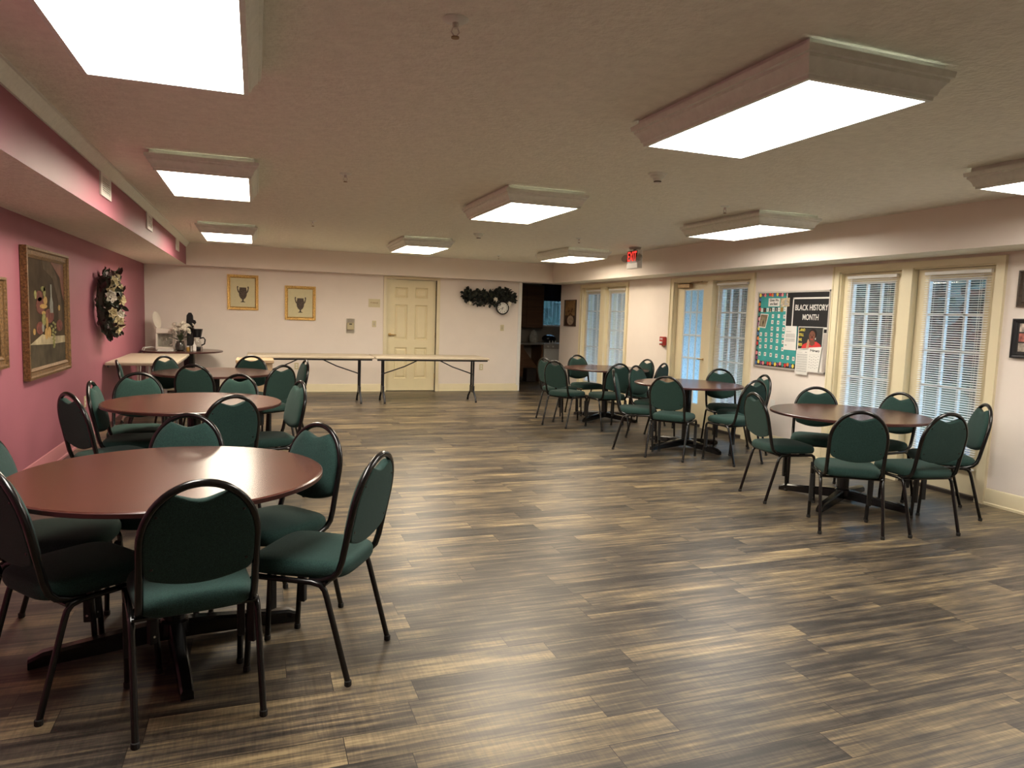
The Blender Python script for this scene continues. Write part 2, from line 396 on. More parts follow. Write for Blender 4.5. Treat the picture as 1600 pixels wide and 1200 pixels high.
def text(name, string, w, u, v, size, mat, parent, d, bold=0.0, sx=1.0, align='CENTER', lines=1.0):
    cu = bpy.data.curves.new(name, 'FONT'); cu.body = string; cu.size = size; cu.align_x = align; cu.align_y = 'CENTER'
    cu.offset = bold; cu.extrude = 0.0006; cu.space_line = lines
    t = bpy.data.objects.new(name, cu); C.objects.link(t)
    bpy.context.view_layer.update()
    me = bpy.data.meshes.new_from_object(t.evaluated_get(bpy.context.evaluated_depsgraph_get()))
    C.objects.unlink(t); bpy.data.objects.remove(t)
    f = wallfn(w, d)
    sgn = -1 if w == 'R' else 1
    off = Vector((0, 0, 0)); p = parent
    while p is not None: off += p.location; p = p.parent
    for q in me.vertices:
        x, y, z = q.co; b = Vector(f(u + sgn * x * sx, v + y)); nrm = Vector(wallfn(w, d + 1)(u, v)) - Vector(f(u, v))
        q.co = b + nrm * z - off
    me.materials.clear(); me.materials.append(mat)
    o = bpy.data.objects.new(name, me); C.objects.link(o); o.parent = parent
    return o

# ------------------------------------------------------------------ room shell
struct('floor', MB().box(-2.2, 7.6, YN - .2, 15.6, -0.12, 0), M['floor'], 0)
struct('ceiling', MB().box(-2.2, 7.6, YN - .2, 15.6, ZC, ZC + .12), M['ceiling'], 0)
struct('wall_left', MB().box(XL - .15, XL, YN, YB, 0, ZC), M['mauve'], 0)
struct('wall_near', MB().box(XL - .15, XR + .2, YN - .15, YN, 0, ZC), M['wall'], 0)
# back wall: the opening of the six panel door and, at its right end, the kitchen opening
DX0, DX1, DZ = 2.21, 3.125, 2.03
OX = 4.762
mb = MB(); T = .15
mb.box(XL - .15, DX0, YB, YB + T, 0, ZC); mb.box(DX0, DX1, YB, YB + T, DZ, ZC); mb.box(DX1, OX, YB, YB + T, 0, ZC)
mb.box(OX, XR + .2, YB, YB + T, ZS, ZC)
struct('wall_back', mb, M['wall'], 0)
# right wall with six openings
OPEN = [(4.138, 4.924), (5.034, 5.793), (7.199, 7.958), (8.057, 8.887), (10.30, 11.02), (11.193, 11.93)]
ZO = 1.99
mb = MB(); y = YN
for a, b in OPEN:
    mb.box(XR, XR + .2, y, a, 0, ZC); mb.box(XR, XR + .2, a, b, ZO, ZC); y = b
mb.box(XR, XR + .2, y, 12.95, 0, ZC)
struct('wall_right', mb, M['wall'], 0)
# soffits; the left one is mauve on its face and ceiling grey underneath
mb = MB(); mb.box(XL, XLS, YN, YBS, ZS, ZC)
mb.f = [f for f in mb.f]; mb.mi = [1 if i == 0 else 0 for i in range(6)]
struct('trim_1', mb, [M['mauve'], M['ceiling']], 0)
mb = MB(); mb.box(XRS, XR, YN, YB, ZS, ZC); mb.mi = [1 if i == 0 else 0 for i in range(6)]
struct('trim_2', mb, [M['wall'], M['ceiling']], 0)
mb = MB(); mb.box(XL, XRS, YBS, YB, ZS, ZC)
struct('trim_3', mb, M['wall'], 0)
# crown moulding along the left soffit
prof = [(0, ZC - .075), (.012, ZC - .075), (.018, ZC - .06), (.022, ZC - .045), (.045, ZC - .02), (.05, ZC - .008), (.062, ZC - .006), (.062, ZC - .001), (0, ZC - .001)]
mb = MB(); mb.prism([(XLS + a, b) for a, b in prof], lambda u, v: (u, YN, v), lambda u, v: (u, YBS, v))
struct('trim_4', mb, M['fixture'])
# baseboards
bprof = [(0, 0), (.022, 0), (.022, .018), (.014, .024), (.014, .105), (.010, .115), (.010, .124), (.004, .136), (0, .138)]
mb = MB(); mb.prism(bprof, lambda u, v: (XL + u, YN, v), lambda u, v: (XL + u, YB, v)); struct('baseboard_left', mb, M['mauve_trim'])
mb = MB()
for a, b in ((XL + .02, DX0 - .075), (DX1 + .07, OX)): mb.prism(bprof, lambda u, v, a=a: (a, YB - u, v), lambda u, v, b=b: (b, YB - u, v))
struct('baseboard_back', mb, M['trim'])
mb = MB()
for a, b in ((YN, 4.055), (5.875, 7.115), (8.972, 10.215), (12.015, 12.95)): mb.prism(bprof, lambda u, v, a=a: (XR - u, a, v), lambda u, v, b=b: (XR - u, b, v))
struct('baseboard_right', mb, M['trim'])
mb = MB(); mb.box(OX, OX + .03, YB - .005, YB + T + .005, 0, ZS); mb.box(OX - .035, OX + .03, YB - .012, YB, 0, ZS)
struct('trim_5', mb, M['white'])

# casings round the three glazed units
def casing(name, a, b, mull):
    mb = MB(); cw = .082
    mb.box(XR - .022, XR, a - cw, a, 0, ZO + .06); mb.box(XR - .022, XR, b, b + cw, 0, ZO + .06); mb.box(XR - .022, XR, a, b, ZO, ZO + .06)
    mb.box(XR - .03, XR - .02, a - cw, a - cw + .016, 0, ZO + .06); mb.box(XR - .03, XR - .02, b + cw - .016, b + cw, 0, ZO + .06)
    for p, q in mull: mb.box(XR - .022, XR + .21, p - .004, q + .004, 0, ZO)
    for p, q in [(a, a + .012), (b - .012, b)]: mb.box(XR, XR + .2, p, q, 0, ZO)
    mb.box(XR, XR + .2, a, b, ZO - .012, ZO)
    struct(name, mb, M['trim'])
casing('trim_6', 4.138, 5.793, [(4.924, 5.034)])
casing('trim_7', 7.199, 8.887, [(7.958, 8.057)])
casing('trim_8', 10.30, 11.93, [(11.02, 11.193)])

def sash(name, a, b, glass, x=5.755, sl=.105, sr=.105, z0=.29, z1=1.885, door=False):
    """glazed panel, three by five lights, standing in an opening"""
    w = empty(name, (x, (a + b) / 2, 0), kind='structure')
    a += .014; b -= .014
    mb = MB(); mb.box(x, x + .045, a, a + sl, .03, 1.975); mb.box(x, x + .045, b - sr, b, .03, 1.975)
    mb.box(x, x + .045, a + sl, b - sr, z1, 1.975); mb.box(x, x + .045, a + sl, b - sr, .03, z0)
    part('sash', mb, M['trim'], w, True)
    g0, g1 = a + sl, b - sr
    mb = MB(); mb.box(x + .022, x + .026, g0, g1, z0, z1); part('glass_pane', mb, glass, w, True)
    mb = MB()
    for i in (1, 2):
        yy = g0 + (g1 - g0) * i / 3; mb.box(x + .010, x + .040, yy - .010, yy + .010, z0, z1)
    for i in range(1, 5):
        zz = z0 + (z1 - z0) * i / 5; mb.box(x + .010, x + .040, g0, g1, zz - .010, zz + .010)
    for yy in (g0, g1 - .014): mb.box(x + .004, x + .042, yy, yy + .014, z0, z1)
    for zz in (z0, z1 - .014): mb.box(x + .004, x + .042, g0, g1, zz, zz + .014)
    part('muntin_bars', mb, M['white'], w, True)
    mb = MB(); mb.box(x - .04, x + .12, a, b, 0, .03); part('threshold', mb, M['dark'], w, True)
    return w
W_ = [sash('window_1', *OPEN[0], M['glass'], sl=.10, sr=.105), sash('window_2', *OPEN[1], M['glass']), sash('window_3', *OPEN[2], M['glass']),
      sash('window_4', *OPEN[4], M['glass'], sl=.085, sr=.085), sash('window_5', *OPEN[5], M['glass'], sl=.09, sr=.09)]
d2 = sash('door_2', *OPEN[3], M['frost'], x=5.755, sl=.17, sr=.17)
mb = MB(); mb.lathe([(.026, 0), (.026, .008), (.012, .012), (.012, .04)], (5.755, 8.135, .93), 14, 'x')
mb.v = [(2 * 5.755 - v[0], v[1], v[2]) for v in mb.v]
mb.tube([(5.715, 8.135, .93), (5.712, 8.17, .93), (5.715, 8.25, .928)], .009)
part('lever_handle', mb, M['brass'], d2, True)
mb = MB(); mb.bevbox(5.695, 5.755, 8.50, 8.80, 1.905, 1.965, .008)
part('door_closer', mb, M['bronze'], d2, True)
mb = MB(); mb.tube([(5.725, 8.56, 1.970), (5.675, 8.40, 1.977), (5.69, 8.2, 1.978)], .008)
part('closer_arm', mb, M['bronze'], d2, True)

# six panel door in the back wall
d1 = empty('door_1', ((DX0 + DX1) / 2, YB, 0), kind='structure')
mb = MB(); yf = YB + .05
PAN = []
lw = DX1 - DX0; c0, c1, c2, c3 = DX0 + .155, DX0 + .155 + .235, DX1 - .155 - .235, DX1 - .155
zr = [(.23, .80), (.94, 1.58), (1.70, 1.89)]
mb.box(DX0 + .003, c0, yf, yf + .04, .012, DZ - .003); mb.box(c1, c2, yf, yf + .04, .012, DZ - .003); mb.box(c3, DX1 - .003, yf, yf + .04, .012, DZ - .003)
zz = [.012] + [z for p in zr for z in p] + [DZ - .003]
for i in range(0, 8, 2):
    for a, b in ((c0, c1), (c2, c3)): mb.box(a, b, yf, yf + .04, zz[i], zz[i + 1])
part('door_leaf', mb, M['door'], d1, True)
for a, b in ((c0, c1), (c2, c3)):
    for p, q in zr:
        o_ = [(a, p), (b, p), (b, q), (a, q)]; i1 = [(a + .022, p + .022), (b - .022, p + .022), (b - .022, q - .022), (a + .022, q - .022)]
        i2 = [(a + .05, p + .05), (b - .05, p + .05), (b - .05, q - .05), (a + .05, q - .05)]
        mb = MB(); vs = [(u, yf, v) for u, v in o_] + [(u, yf + .022, v) for u, v in i1] + [(u, yf + .006, v) for u, v in i2]
        fs = [(k, (k + 1) % 4, 4 + (k + 1) % 4, 4 + k) for k in range(4)] + [(4 + k, 4 + (k + 1) % 4, 8 + (k + 1) % 4, 8 + k) for k in range(4)] + [(8, 9, 10, 11)]
        mb.add(vs, fs); part('door_panel', mb, M['door'], d1, True, 20)
mb = MB(); mb.lathe([(.030, 0), (.030, -.010), (.014, -.016), (.014, -.045)], (DX0 + .07, yf, 1.03), 16, 'y')
mb.tube([(DX0 + .07, yf - .045, 1.03), (DX0 + .10, yf - .05, 1.03), (DX0 + .18, yf - .045, 1.025)], .011)
part('lever_handle', mb, M['brass'], d1, True)
for z in (.28, 1.03, 1.80):
    mb = MB(); mb.box(DX1 - .008, DX1 + .008, yf - .012, yf + .004, z - .05, z + .05); part('hinge', mb, M['brass'], d1, True)
mb = MB(); cw = .058
mb.box(DX0 - cw, DX0, YB - .02, YB + .1, 0, DZ + .045); mb.box(DX1, DX1 + cw, YB - .02, YB + .1, 0, DZ + .045); mb.box(DX0, DX1, YB - .02, YB + .1, DZ, DZ + .045)
mb.box(DX0, DX1, YB + .095, YB + .12, 0, DZ)
struct('trim_9', mb, M['trim'])

# ------------------------------------------------------------------ ceiling lights
def ceiling_light(cx, cy, label, dif):
    t = empty('ceiling_light', (cx, cy, ZC), label, 'ceiling light', group='square-cornered fluorescent ceiling lights')
    hx, hy = .285, .555
    z = lambda d: d - ZC
    pr = [(-.004, 2.340), (-.004, 2.304), (.014, 2.304), (.016, 2.318), (.024, 2.322), (.030, 2.342), (.044, 2.362), (.050, 2.366), (.051, 2.378), (.062, 2.381), (.066, 2.404), (.040, 2.404), (.030, 2.37), (.008, 2.340)]
    vs = []; fs = []; n = len(pr)
    for sx, sy in ((1, 1), (-1, 1), (-1, -1), (1, -1)):
        for d, h in pr: vs.append((sx * (hx + d), sy * (hy + d), z(h)))
    for k in range(4):
        for i in range(n):
            fs.append((k * n + i, k * n + (i + 1) % n, ((k + 1) % 4) * n + (i + 1) % n, ((k + 1) % 4) * n + i))
    part('crown_frame', MB().add(vs, fs), M['fixture'], t, smooth=25)
    part('housing', MB().box(-.323, .323, -.589, .589, z(2.394), z(2.4315)), M['fixture'], t)
    part('diffuser', MB().box(-hx, hx, -hy, hy, z(2.325), z(2.329)), M[dif], t, smooth=0)
    return t
LX = (-.325, 2.145, 4.49); LY = (2.66, 5.80, 9.85)
LN = [['large bright ceiling light at the top left corner of the room', 'big glowing ceiling light over the open floor near the camera', 'ceiling light cut off by the right edge of the photo'],
      ['second ceiling light from the camera beside the mauve soffit', 'ceiling light in the middle of the room between two smoke detectors', 'ceiling light above the middle right tables near the glass door'],
      ['farthest ceiling light beside the mauve soffit', 'farthest middle ceiling light in front of the cream panelled door', 'ceiling light in the far right corner beside the exit sign']]
for j, yy in enumerate(LY):
    for i, xx in enumerate(LX): ceiling_light(xx, yy, LN[j][i], (('diffuser', 'diffuser', 'diffuser_dim'), ('diffuser_warm', 'diffuser_warm', 'diffuser_dim'), ('diffuser_warm', 'diffuser_warm', 'diffuser_warm_dim'))[j][i])

# ------------------------------------------------------------------ chairs
HW, HZ = .179, .866
def lean(z): return -.176 - (z - .45) * .214
def make_chair(label):
    t = empty('stack_chair', (0, 0, 0), label, 'chair', group='green stack chairs around the round tables')
    # seat: domed pad on a rounded trapezoid
    def outline(s):
        pts = []
        for i in range(44):
            a = 2 * PI * i / 44; c, d = math.cos(a), math.sin(a)
            e = .42; x = math.copysign(abs(c) ** e, c); yv = math.copysign(abs(d) ** e, d)
            w = .196 + .012 * yv; pts.append((x * w * s, .018 + yv * .205 * s))
        return pts
    vs = []; fs = []; n = 44
    lay = [(.402, .93), (.404, .97), (.418, 1.0), (.438, 1.0), (.452, .975), (.462, .92), (.468, .82), (.472, .6), (.474, .3)]
    for z, s in lay: vs += [(x, y, z) for x, y in outline(s)]
    vs.append((0, .018, .475))
    for i in range(len(lay) - 1):
        for k in range(n): fs.append((i * n + k, i * n + (k + 1) % n, (i + 1) * n + (k + 1) % n, (i + 1) * n + k))
    for k in range(n): fs.append(((len(lay) - 1) * n + k, (len(lay) - 1) * n + (k + 1) % n, len(vs) - 1))
    fs.append(list(range(n))[::-1])
    part('seat', MB().add(vs, fs), M['green'], t, smooth=60)
    # backrest cushion inside the hoop, with the hand-hold dip on top
    out = []
    for i in range(13):
        u = -1 + 2 * i / 12; out.append((u * .150, .515 + .030 * u * u))
    out += [(.162, .556), (.168, .575), (.170, .62), (.170, .666)]
    a1 = math.acos(.085 / .170)
    for i in range(1, 9):
        a = a1 * i / 8; out.append((.170 * math.cos(a), .666 + .190 * math.sin(a)))
    for i in range(1, 12):
        u = 1 - 2 * i / 12; out.append((.085 * u, .806 + .0160 * (1 - math.cos(PI * u)) * .5 + .006 * u * u))
    for i in range(8, 0, -1):
        a = a1 * i / 8; out.append((-.170 * math.cos(a), .666 + .190 * math.sin(a)))
    out += [(-.170, .666), (-.170, .62), (-.168, .575), (-.162, .556)]
    n = len(out); vs = []; fs = []
    c0 = (0, .66)
    lay = [(-.013, .3), (-.013, .95), (-.0125, .985), (-.010, 1.0), (.008, 1.0), (.018, .985), (.025, .94), (.029, .80), (.031, .4)]
    for d, s in lay:
        for u, v in out:
            uu, vv = c0[0] + (u - c0[0]) * s, c0[1] + (v - c0[1]) * s
            vs.append((uu, lean(vv) + d, vv + d * .2))
    vs.append((0, lean(.66) + .031, .666)); vs.append((0, lean(.66) - .013, .657))
    for i in range(len(lay) - 1):
        for k in range(n): fs.append((i * n + k, i * n + (k + 1) % n, (i + 1) * n + (k + 1) % n, (i + 1) * n + k))
    for k in range(n):
        fs.append(((len(lay) - 1) * n + k, (len(lay) - 1) * n + (k + 1) % n, len(vs) - 2)); fs.append(((k + 1) % n, k, len(vs) - 1))
    br = part('backrest', MB().add(vs, fs), M['green'], t, smooth=50)
    for sx, z in ((-1, .585), (1, .585), (-1, .765), (1, .765)):
        u = .145 if z < .7 else .132
        mb = MB(); mb.lathe([(.006, -.004), (.006, -.001), (.003, .001)], (sx * u, 0, 0), 8, 'y')
        mb.v = [(v[0], -v[1] + lean(z) - .014, z + v[2]) for v in mb.v]; part('screw', mb, M['black'], br)
    # hoop frame running down the back and bending forward under the seat
    path = [(-HW, -.05, .392), (-HW, -.10, .396), (-HW, -.145, .413), (-HW, -.168, .437), (-HW, lean(.48), .48), (-HW, lean(.56), .56)]
    for i in range(25):
        a = PI - PI * i / 24; z = .666 + .2 * math.sin(a); path.append((HW * math.cos(a), lean(z), z))
    path += [(-p[0], p[1], p[2]) for p in path[5::-1]]
    part('back_frame', MB().tube(path, .0132, 12), M['black'], t, smooth=60)
    for sx in (-1, 1):
        x = sx * .2
        lg = part('leg', MB().tube([(x, .208, .012), (x, .19, .36), (x, .183, .380), (x, .165, .392), (x, .05, .392)], .0115, 8), M['black'], t, smooth=60)
        part('foot_cap', MB().lathe([(.0125, 0), (.014, .002), (.014, .02), (.012, .022)], (x, .208, 0), 10), M['rubber'], lg)
        part('stacking_bumper', MB().bevbox(x - .013, x + .013, .168, .198, .13, .34, .003), M['rubber'], lg)
        for z in (.16, .31): part('bumper_screw', MB().lathe([(.005, 0), (.005, .003)], (x + .013 * 1, .183, z), 8, 'x'), M['chrome'], lg)
        lg = part('leg', MB().tube([(x, .05, .392), (x, -.07, .392), (x, -.105, .385), (x, -.122, .366), (x, -.132, .335), (x, -.221, .012)], .0115, 8), M['black'], t, smooth=60)
        part('foot_cap', MB().lathe([(.0125, 0), (.014, .002), (.014, .02), (.012, .022)], (x, -.221, 0), 10), M['rubber'], lg)
    for yy in (-.12, .13): part('stretcher', MB().tube([(-.2, yy, .388), (.2, yy, .388)], .008, 8), M['black'], t, smooth=60)
    return t

def dup(root, loc, rz, label, group=None):
    r = root.copy(); C.objects.link(r); r.location = loc; r.rotation_euler = (0, 0, rz); r['label'] = label
    if group: r['group'] = group
    for ch in list(root.children):
        c = ch.copy(); C.objects.link(c); c.parent = r
        for g in list(ch.children):
            d = g.copy(); C.objects.link(d); d.parent = c
    return r

NL, ML, FL_ = 'nearest left round table', 'middle left round table', 'farthest left round table'
NR, MR, FR_ = 'nearest right round table', 'middle right round table', 'farthest right round table'
CH = [
 (-.217, 2.684, .201, 'foreground green stack chair with back to the camera at ' + NL),
 (.246, 2.913, 1.018, 'green stack chair at right front of ' + NL + ', back turned to the right'),
 (.088, 3.397, -4.057, 'green stack chair at right rear of ' + NL + ', pushed in facing left'),
 (-.398, 3.715, -3.422, 'green stack chair behind the ' + NL + ', facing the camera'),
 (-.805, 3.415, -1.691, 'green stack chair between mauve wall and ' + NL + ', facing right'),
 (-.645, 2.955, -.898, 'shadowed green stack chair cut by left photo edge, left front of ' + NL),
 (-.242, 5.024, .433, 'green stack chair with back to camera, front of ' + ML),
 (-.88, 5.151, -.939, 'dark backed stack chair beside mauve wall, left front of ' + ML),
 (-.842, 5.706, -1.585, 'green stack chair facing right, left side of ' + ML),
 (-.882, 6.186, -3.066, 'green stack chair facing the camera, left rear of ' + ML),
 (-.251, 6.096, -3.649, 'green stack chair facing the camera, right rear of ' + ML),
 (.078, 5.642, -4.436, 'green stack chair facing left, right side of ' + ML),
 (-.498, 7.619, -.256, 'green stack chair with back to camera, left front of ' + FL_),
 (-.753, 8.399, -2.298, 'green stack chair in front of beige folding table, left rear of ' + FL_),
 (-1.033, 7.908, -1.419, 'stack chair seen edge on below beige folding table, left of ' + FL_),
 (-.093, 8.509, -3.324, 'green stack chair facing the camera, behind ' + FL_),
 (.092, 7.544, .665, 'green stack chair with back to camera, right front of ' + FL_),
 (.268, 8.09, -4.525, 'stack chair seen edge on facing left, right side of ' + FL_),
 (3.953, 3.812, -.576, 'green stack chair with back to camera, left front of ' + NR),
 (4.082, 4.66, -1.736, 'green stack chair seen edge on facing right, left side of ' + NR),
 (4.452, 3.694, -.118, 'green stack chair with back to camera, right front of ' + NR),
 (5.085, 3.977, .988, 'green stack chair turned sideways by the window, right side of ' + NR),
 (4.675, 4.905, -3.862, 'green stack chair facing the camera below bulletin board, left rear of ' + NR),
 (5.065, 4.582, -4.601, 'green stack chair facing left in front of window mullion, rear of ' + NR),
 (4.139, 6.356, -.884, 'green stack chair with back to camera, left front of ' + MR),
 (4.008, 6.908, -2.108, 'green stack chair seen edge on facing right, left side of ' + MR),
 (4.528, 7.41, -2.697, 'green stack chair facing the camera, left rear of ' + MR),
 (5.259, 6.953, -3.423, 'green stack chair in front of glass door blind, right rear of ' + MR),
 (4.660, 6.015, .164, 'green stack chair with back to camera, right front of ' + MR),
 (5.07, 6.435, 1.389, 'green stack chair half hidden by another chair, right side of ' + MR),
 (3.884, 8.54, -1.093, 'green stack chair with back to camera, left front of ' + FR_),
 (4.015, 9.085, -1.335, 'green stack chair facing right near kitchen opening, left side of ' + FR_),
 (4.658, 9.537, -2.996, 'green stack chair facing the camera, behind ' + FR_),
 (4.353, 8.231, .058, 'green stack chair with back to camera, right front of ' + FR_),
 (5.088, 8.892, -4.561, 'green stack chair facing left by the wall, right rear of ' + FR_),
 (4.981, 8.355, .556, 'green stack chair with back to camera, rightmost at ' + FR_),
]
chair0 = None
for cx, cy, rz, lab in CH:
    if chair0 is None:
        chair0 = make_chair(lab); chair0.location = (cx, cy, 0); chair0.rotation_euler = (0, 0, rz)
    else: dup(chair0, (cx, cy, 0), rz, lab)

# ------------------------------------------------------------------ round tables
def make_table(label, r=.605):
    t = empty('round_table', (0, 0, 0), label, 'table', group='round mahogany tables')
    n = 72
    part('tabletop', MB().lathe([(.0, .712), (r - .012, .712), (r - .003, .716), (r - .002, .731), (r - .008, .735), (0, .735)][1:5], (0, 0, 0), n), M['mahogany'], t, smooth=30)
    part('edge_band', MB().ring([(r - .003, .7135), (r, .716), (r, .7305), (r - .003, .7325)], n), M['edge'], t, smooth=30)
    part('mounting_plate', MB().box(-.25, .25, -.03, .03, .695, .712).box(-.03, .03, -.25, .25, .695, .712), M['black'], t)
    part('pedestal', MB().lathe([(.045, .05), (.045, .695)], (0, 0, 0), 20).lathe([(.06, .05), (.06, .1), (.045, .11)], (0, 0, 0), 20), M['black'], t)
    for k in range(4):
        a = k * PI / 2; R = Matrix.Rotation(a, 3, 'Z')
        mb = MB(); sec = [(.02, .030, .048, .105), (.10, .030, .046, .100), (.30, .026, .034, .078), (.47, .024, .026, .062), (.52, .022, .022, .040)]
        vs = []; fs = []
        for x, w, z0, z1 in sec:
            for q in ((-w, z0 - .02), (w, z0 - .02), (w, z1 - .012), (w * .7, z1), (-w * .7, z1), (-w, z1 - .012)): vs.append(R @ Vector((x, q[0], q[1])))
        for i in range(4):
            for j in range(6): fs.append((i * 6 + j, i * 6 + (j + 1) % 6, (i + 1) * 6 + (j + 1) % 6, (i + 1) * 6 + j))
        fs.append(list(range(6))); fs.append(list(range(24, 30)))
        leg = part('base_foot', mb.add(vs, fs), M['black'], t, smooth=30)
        p = R @ Vector((.47, 0, 0)); part('glide', MB().lathe([(.016, 0), (.016, .008), (.007, .01), (.007, .02)], p, 12), M['chrome'], leg)
    return t
TB = [(-.327, 3.196, math.radians(10), 'red brown round table nearest the camera on the left'),
      (-.423, 5.593, .3, 'red brown round table, second of the three in the left row'),
      (-.408, 8.148, .5, 'farthest round table of the left row, before the white folding tables'),
      (4.543, 4.42, math.radians(27), 'dark round table nearest the camera on the right by the windows'),
      (4.631, 6.829, math.radians(12), 'round table in front of the glass door, second in the right row'),
      (4.723, 9.02, math.radians(30), 'farthest round table of the right row, near the kitchen opening'),
      (-1.075, 12.118, .6, 'round table in the far left corner holding the coffee makers')]
t0 = None
for x, y, rz, lab in TB:
    if t0 is None: t0 = make_table(lab); t0.location = (x, y, 0); t0.rotation_euler = (0, 0, rz)
    else: r = dup(t0, (x, y, 0), rz, lab)
r.scale = (.97, .97, 1)
for o in list(r.children):
    if o.name.startswith('pedestal'):
        o.data = finish('pedestal', MB().lathe([(.085, .03), (.085, .695)], (0, 0, 0), 24), M['black'], 35)
        o.location = Matrix.Rotation(-.6, 3, 'Z') @ Vector((.10, -.02, 0))

# ------------------------------------------------------------------ folding tables
def make_folding(label):
    t = empty('folding_table', (0, 0, 0), label, 'table', group='white folding banquet tables')
    part('tabletop', MB().bevbox(-.915, .915, -.378, .378, .705, .742, .009), M['beige'], t)
    part('apron', MB().box(-.89, .89, -.355, -.34, .682, .706).box(-.89, .89, .34, .355, .682, .706), M['grey_leg'], t)
    for sx in (-1, 1):
        lx = sx * .745
        for sy in (-1, 1):
            lg = part('leg', MB().tube([(lx, sy * .06, .70), (lx, sy * .06, .24), (lx, sy * .09, .17), (lx, sy * .215, .07), (lx, sy * .235, .012)], .0155, 10), M['grey_leg'], t, smooth=60)
            part('foot_cap', MB().lathe([(.017, 0), (.017, .03), (.014, .035)], (lx, sy * .235, 0), 12), M['rubber'], lg)
        part('leg_plate', MB().box(lx - .012, lx + .012, -.10, .10, .15, .26), M['grey_leg'], t)
        part('crossbar', MB().tube([(lx, -.06, .45), (lx, .06, .45)], .010, 8), M['grey_leg'], t, smooth=60)
        part('folding_brace', MB().tube([(lx, 0, .45), (lx - sx * .35, 0, .57), (sx * .12, 0, .70)], .009, 8), M['grey_leg'], t, smooth=60)
    return t
f0 = make_folding('white folding table standing in front of the cream panelled door'); f0.location = (2.645, 11.22, 0)
dup(f0, (.79, 11.235, 0), .006, 'white folding table left of the one before the cream door')
f3 = dup(f0, (-1.278, 10.23, 0), PI / 2, 'beige folding table lying along the mauve wall below the wreath')
for o in list(f3.children):
    if o.name.startswith(('leg', 'crossbar', 'folding_brace')):
        o.data = o.data.copy(); o.data.materials.clear(); o.data.materials.append(M['steel'])

# tan lidded cabinet at the left end of the white folding tables
t = empty('side_cabinet', (-.02, 10.35, 0), 'tan low cabinet with overhanging top behind the farthest left table', 'cabinet')
part('body', MB().bevbox(-.215, .235, -.2, .2, .0, .68, .006), M['tan'], t)
part('top', MB().bevbox(-.235, .255, -.22, .22, .68, .735, .012), M['tan'], t)

# ------------------------------------------------------------------ blinds
def make_blind(label, y0, y1, x=5.735, ztop=1.95, zbot=.245, tilt=18):
    yc = (y0 + y1) / 2; hw = (y1 - y0) / 2
    t = empty('window_blind', (x, yc, zbot), label, 'blind', group='white mini blinds on the right wall')
    part('head_rail', MB().bevbox(-.018, .018, -hw - .004, hw + .004, ztop - .03 - zbot, ztop - zbot, .003), M['blind'], t)
    mb = MB(); a = math.radians(tilt); n = int((ztop - .04 - zbot - .02) / .0205)
    for i in range(n):
        z = ztop - .045 - zbot - i * .0205; w = .0125
        # room edge low, outdoor edge high, slightly crowned
        vs = []
        for yy in (-hw, hw):
            for k in (-1, -.33, .33, 1):
                vs.append((k * w * math.cos(a), yy, z + k * w * math.sin(a) * 1.0 + .0012 * (1 - k * k)))
        mb.add(vs, [(0, 1, 5, 4), (1, 2, 6, 5), (2, 3, 7, 6)])
    part('slats', mb, M['slat'], t, smooth=40)
    mb = MB()
    for yy in (-hw * .72, hw * .72):
        for xx in (-.0125, .0125): mb.box(xx - .0008, xx + .0008, yy - .0012, yy + .0012, 0, ztop - .03 - zbot)
    part('ladder_cord', mb, M['blind'], t)
    part('bottom_rail', MB().bevbox(-.013, .013, -hw, hw, -.002, .014, .003), M['blind'], t)
    part('tilt_wand', MB().tube([(-.022, hw - .06, ztop - .035 - zbot), (-.024, hw - .06, ztop - .56 - zbot)], .004, 8), M['clear'] if False else M['blind'], t)
    return t
make_blind('white mini blind on the window nearest the camera', 4.20, 4.816)
make_blind('white mini blind on the window beside the bulletin board', 5.12, 5.712)
make_blind('white mini blind on the narrow window right of the glass exit door', 7.30, 7.905)
make_blind('white mini blind on the far window pair, right window', 10.385, 10.955)
make_blind('white mini blind on the far window pair, left window next to the tall picture', 11.26, 11.85)

# ------------------------------------------------------------------ things on the left wall
def framed(name, w, u0, u1, v0, v1, fw, depth, fmat, label, cat, canvas, group=None, inner=None):
    """a mitred moulded frame with its picture; returns the Empty"""
    c = wallfn(w, 0)((u0 + u1) / 2, v0)
    t = empty(name, c, label, cat, group=group)
    pr = [(0, .004), (0, depth), (fw * .22, depth * 1.05), (fw * .34, depth * .75), (fw * .62, depth * .62), (fw * .76, depth * .78), (fw, depth * .5), (fw, .004)]
    vs = []; n = len(pr)
    for cu, cv, su, sv in ((u0, v0, 1, 1), (u1, v0, -1, 1), (u1, v1, -1, -1), (u0, v1, 1, -1)):
        for a, d in pr: vs.append(wallfn(w, d)(cu + su * a, cv + sv * a))
    fs = []
    for k in range(4):
        for i in range(n): fs.append((k * n + i, k * n + (i + 1) % n, ((k + 1) % 4) * n + (i + 1) % n, ((k + 1) % 4) * n + i))
    part('frame', MB().add(vs, fs), fmat, t, True, 25)
    mb = MB(); plate(mb, w, rect(u0 + fw * .95, u1 - fw * .95, v0 + fw * .95, v1 - fw * .95), .004, depth * .4)
    pic = part('picture', mb, canvas, t, True)
    return t, pic, (u0 + fw, u1 - fw, v0 + fw, v1 - fw), depth * .4

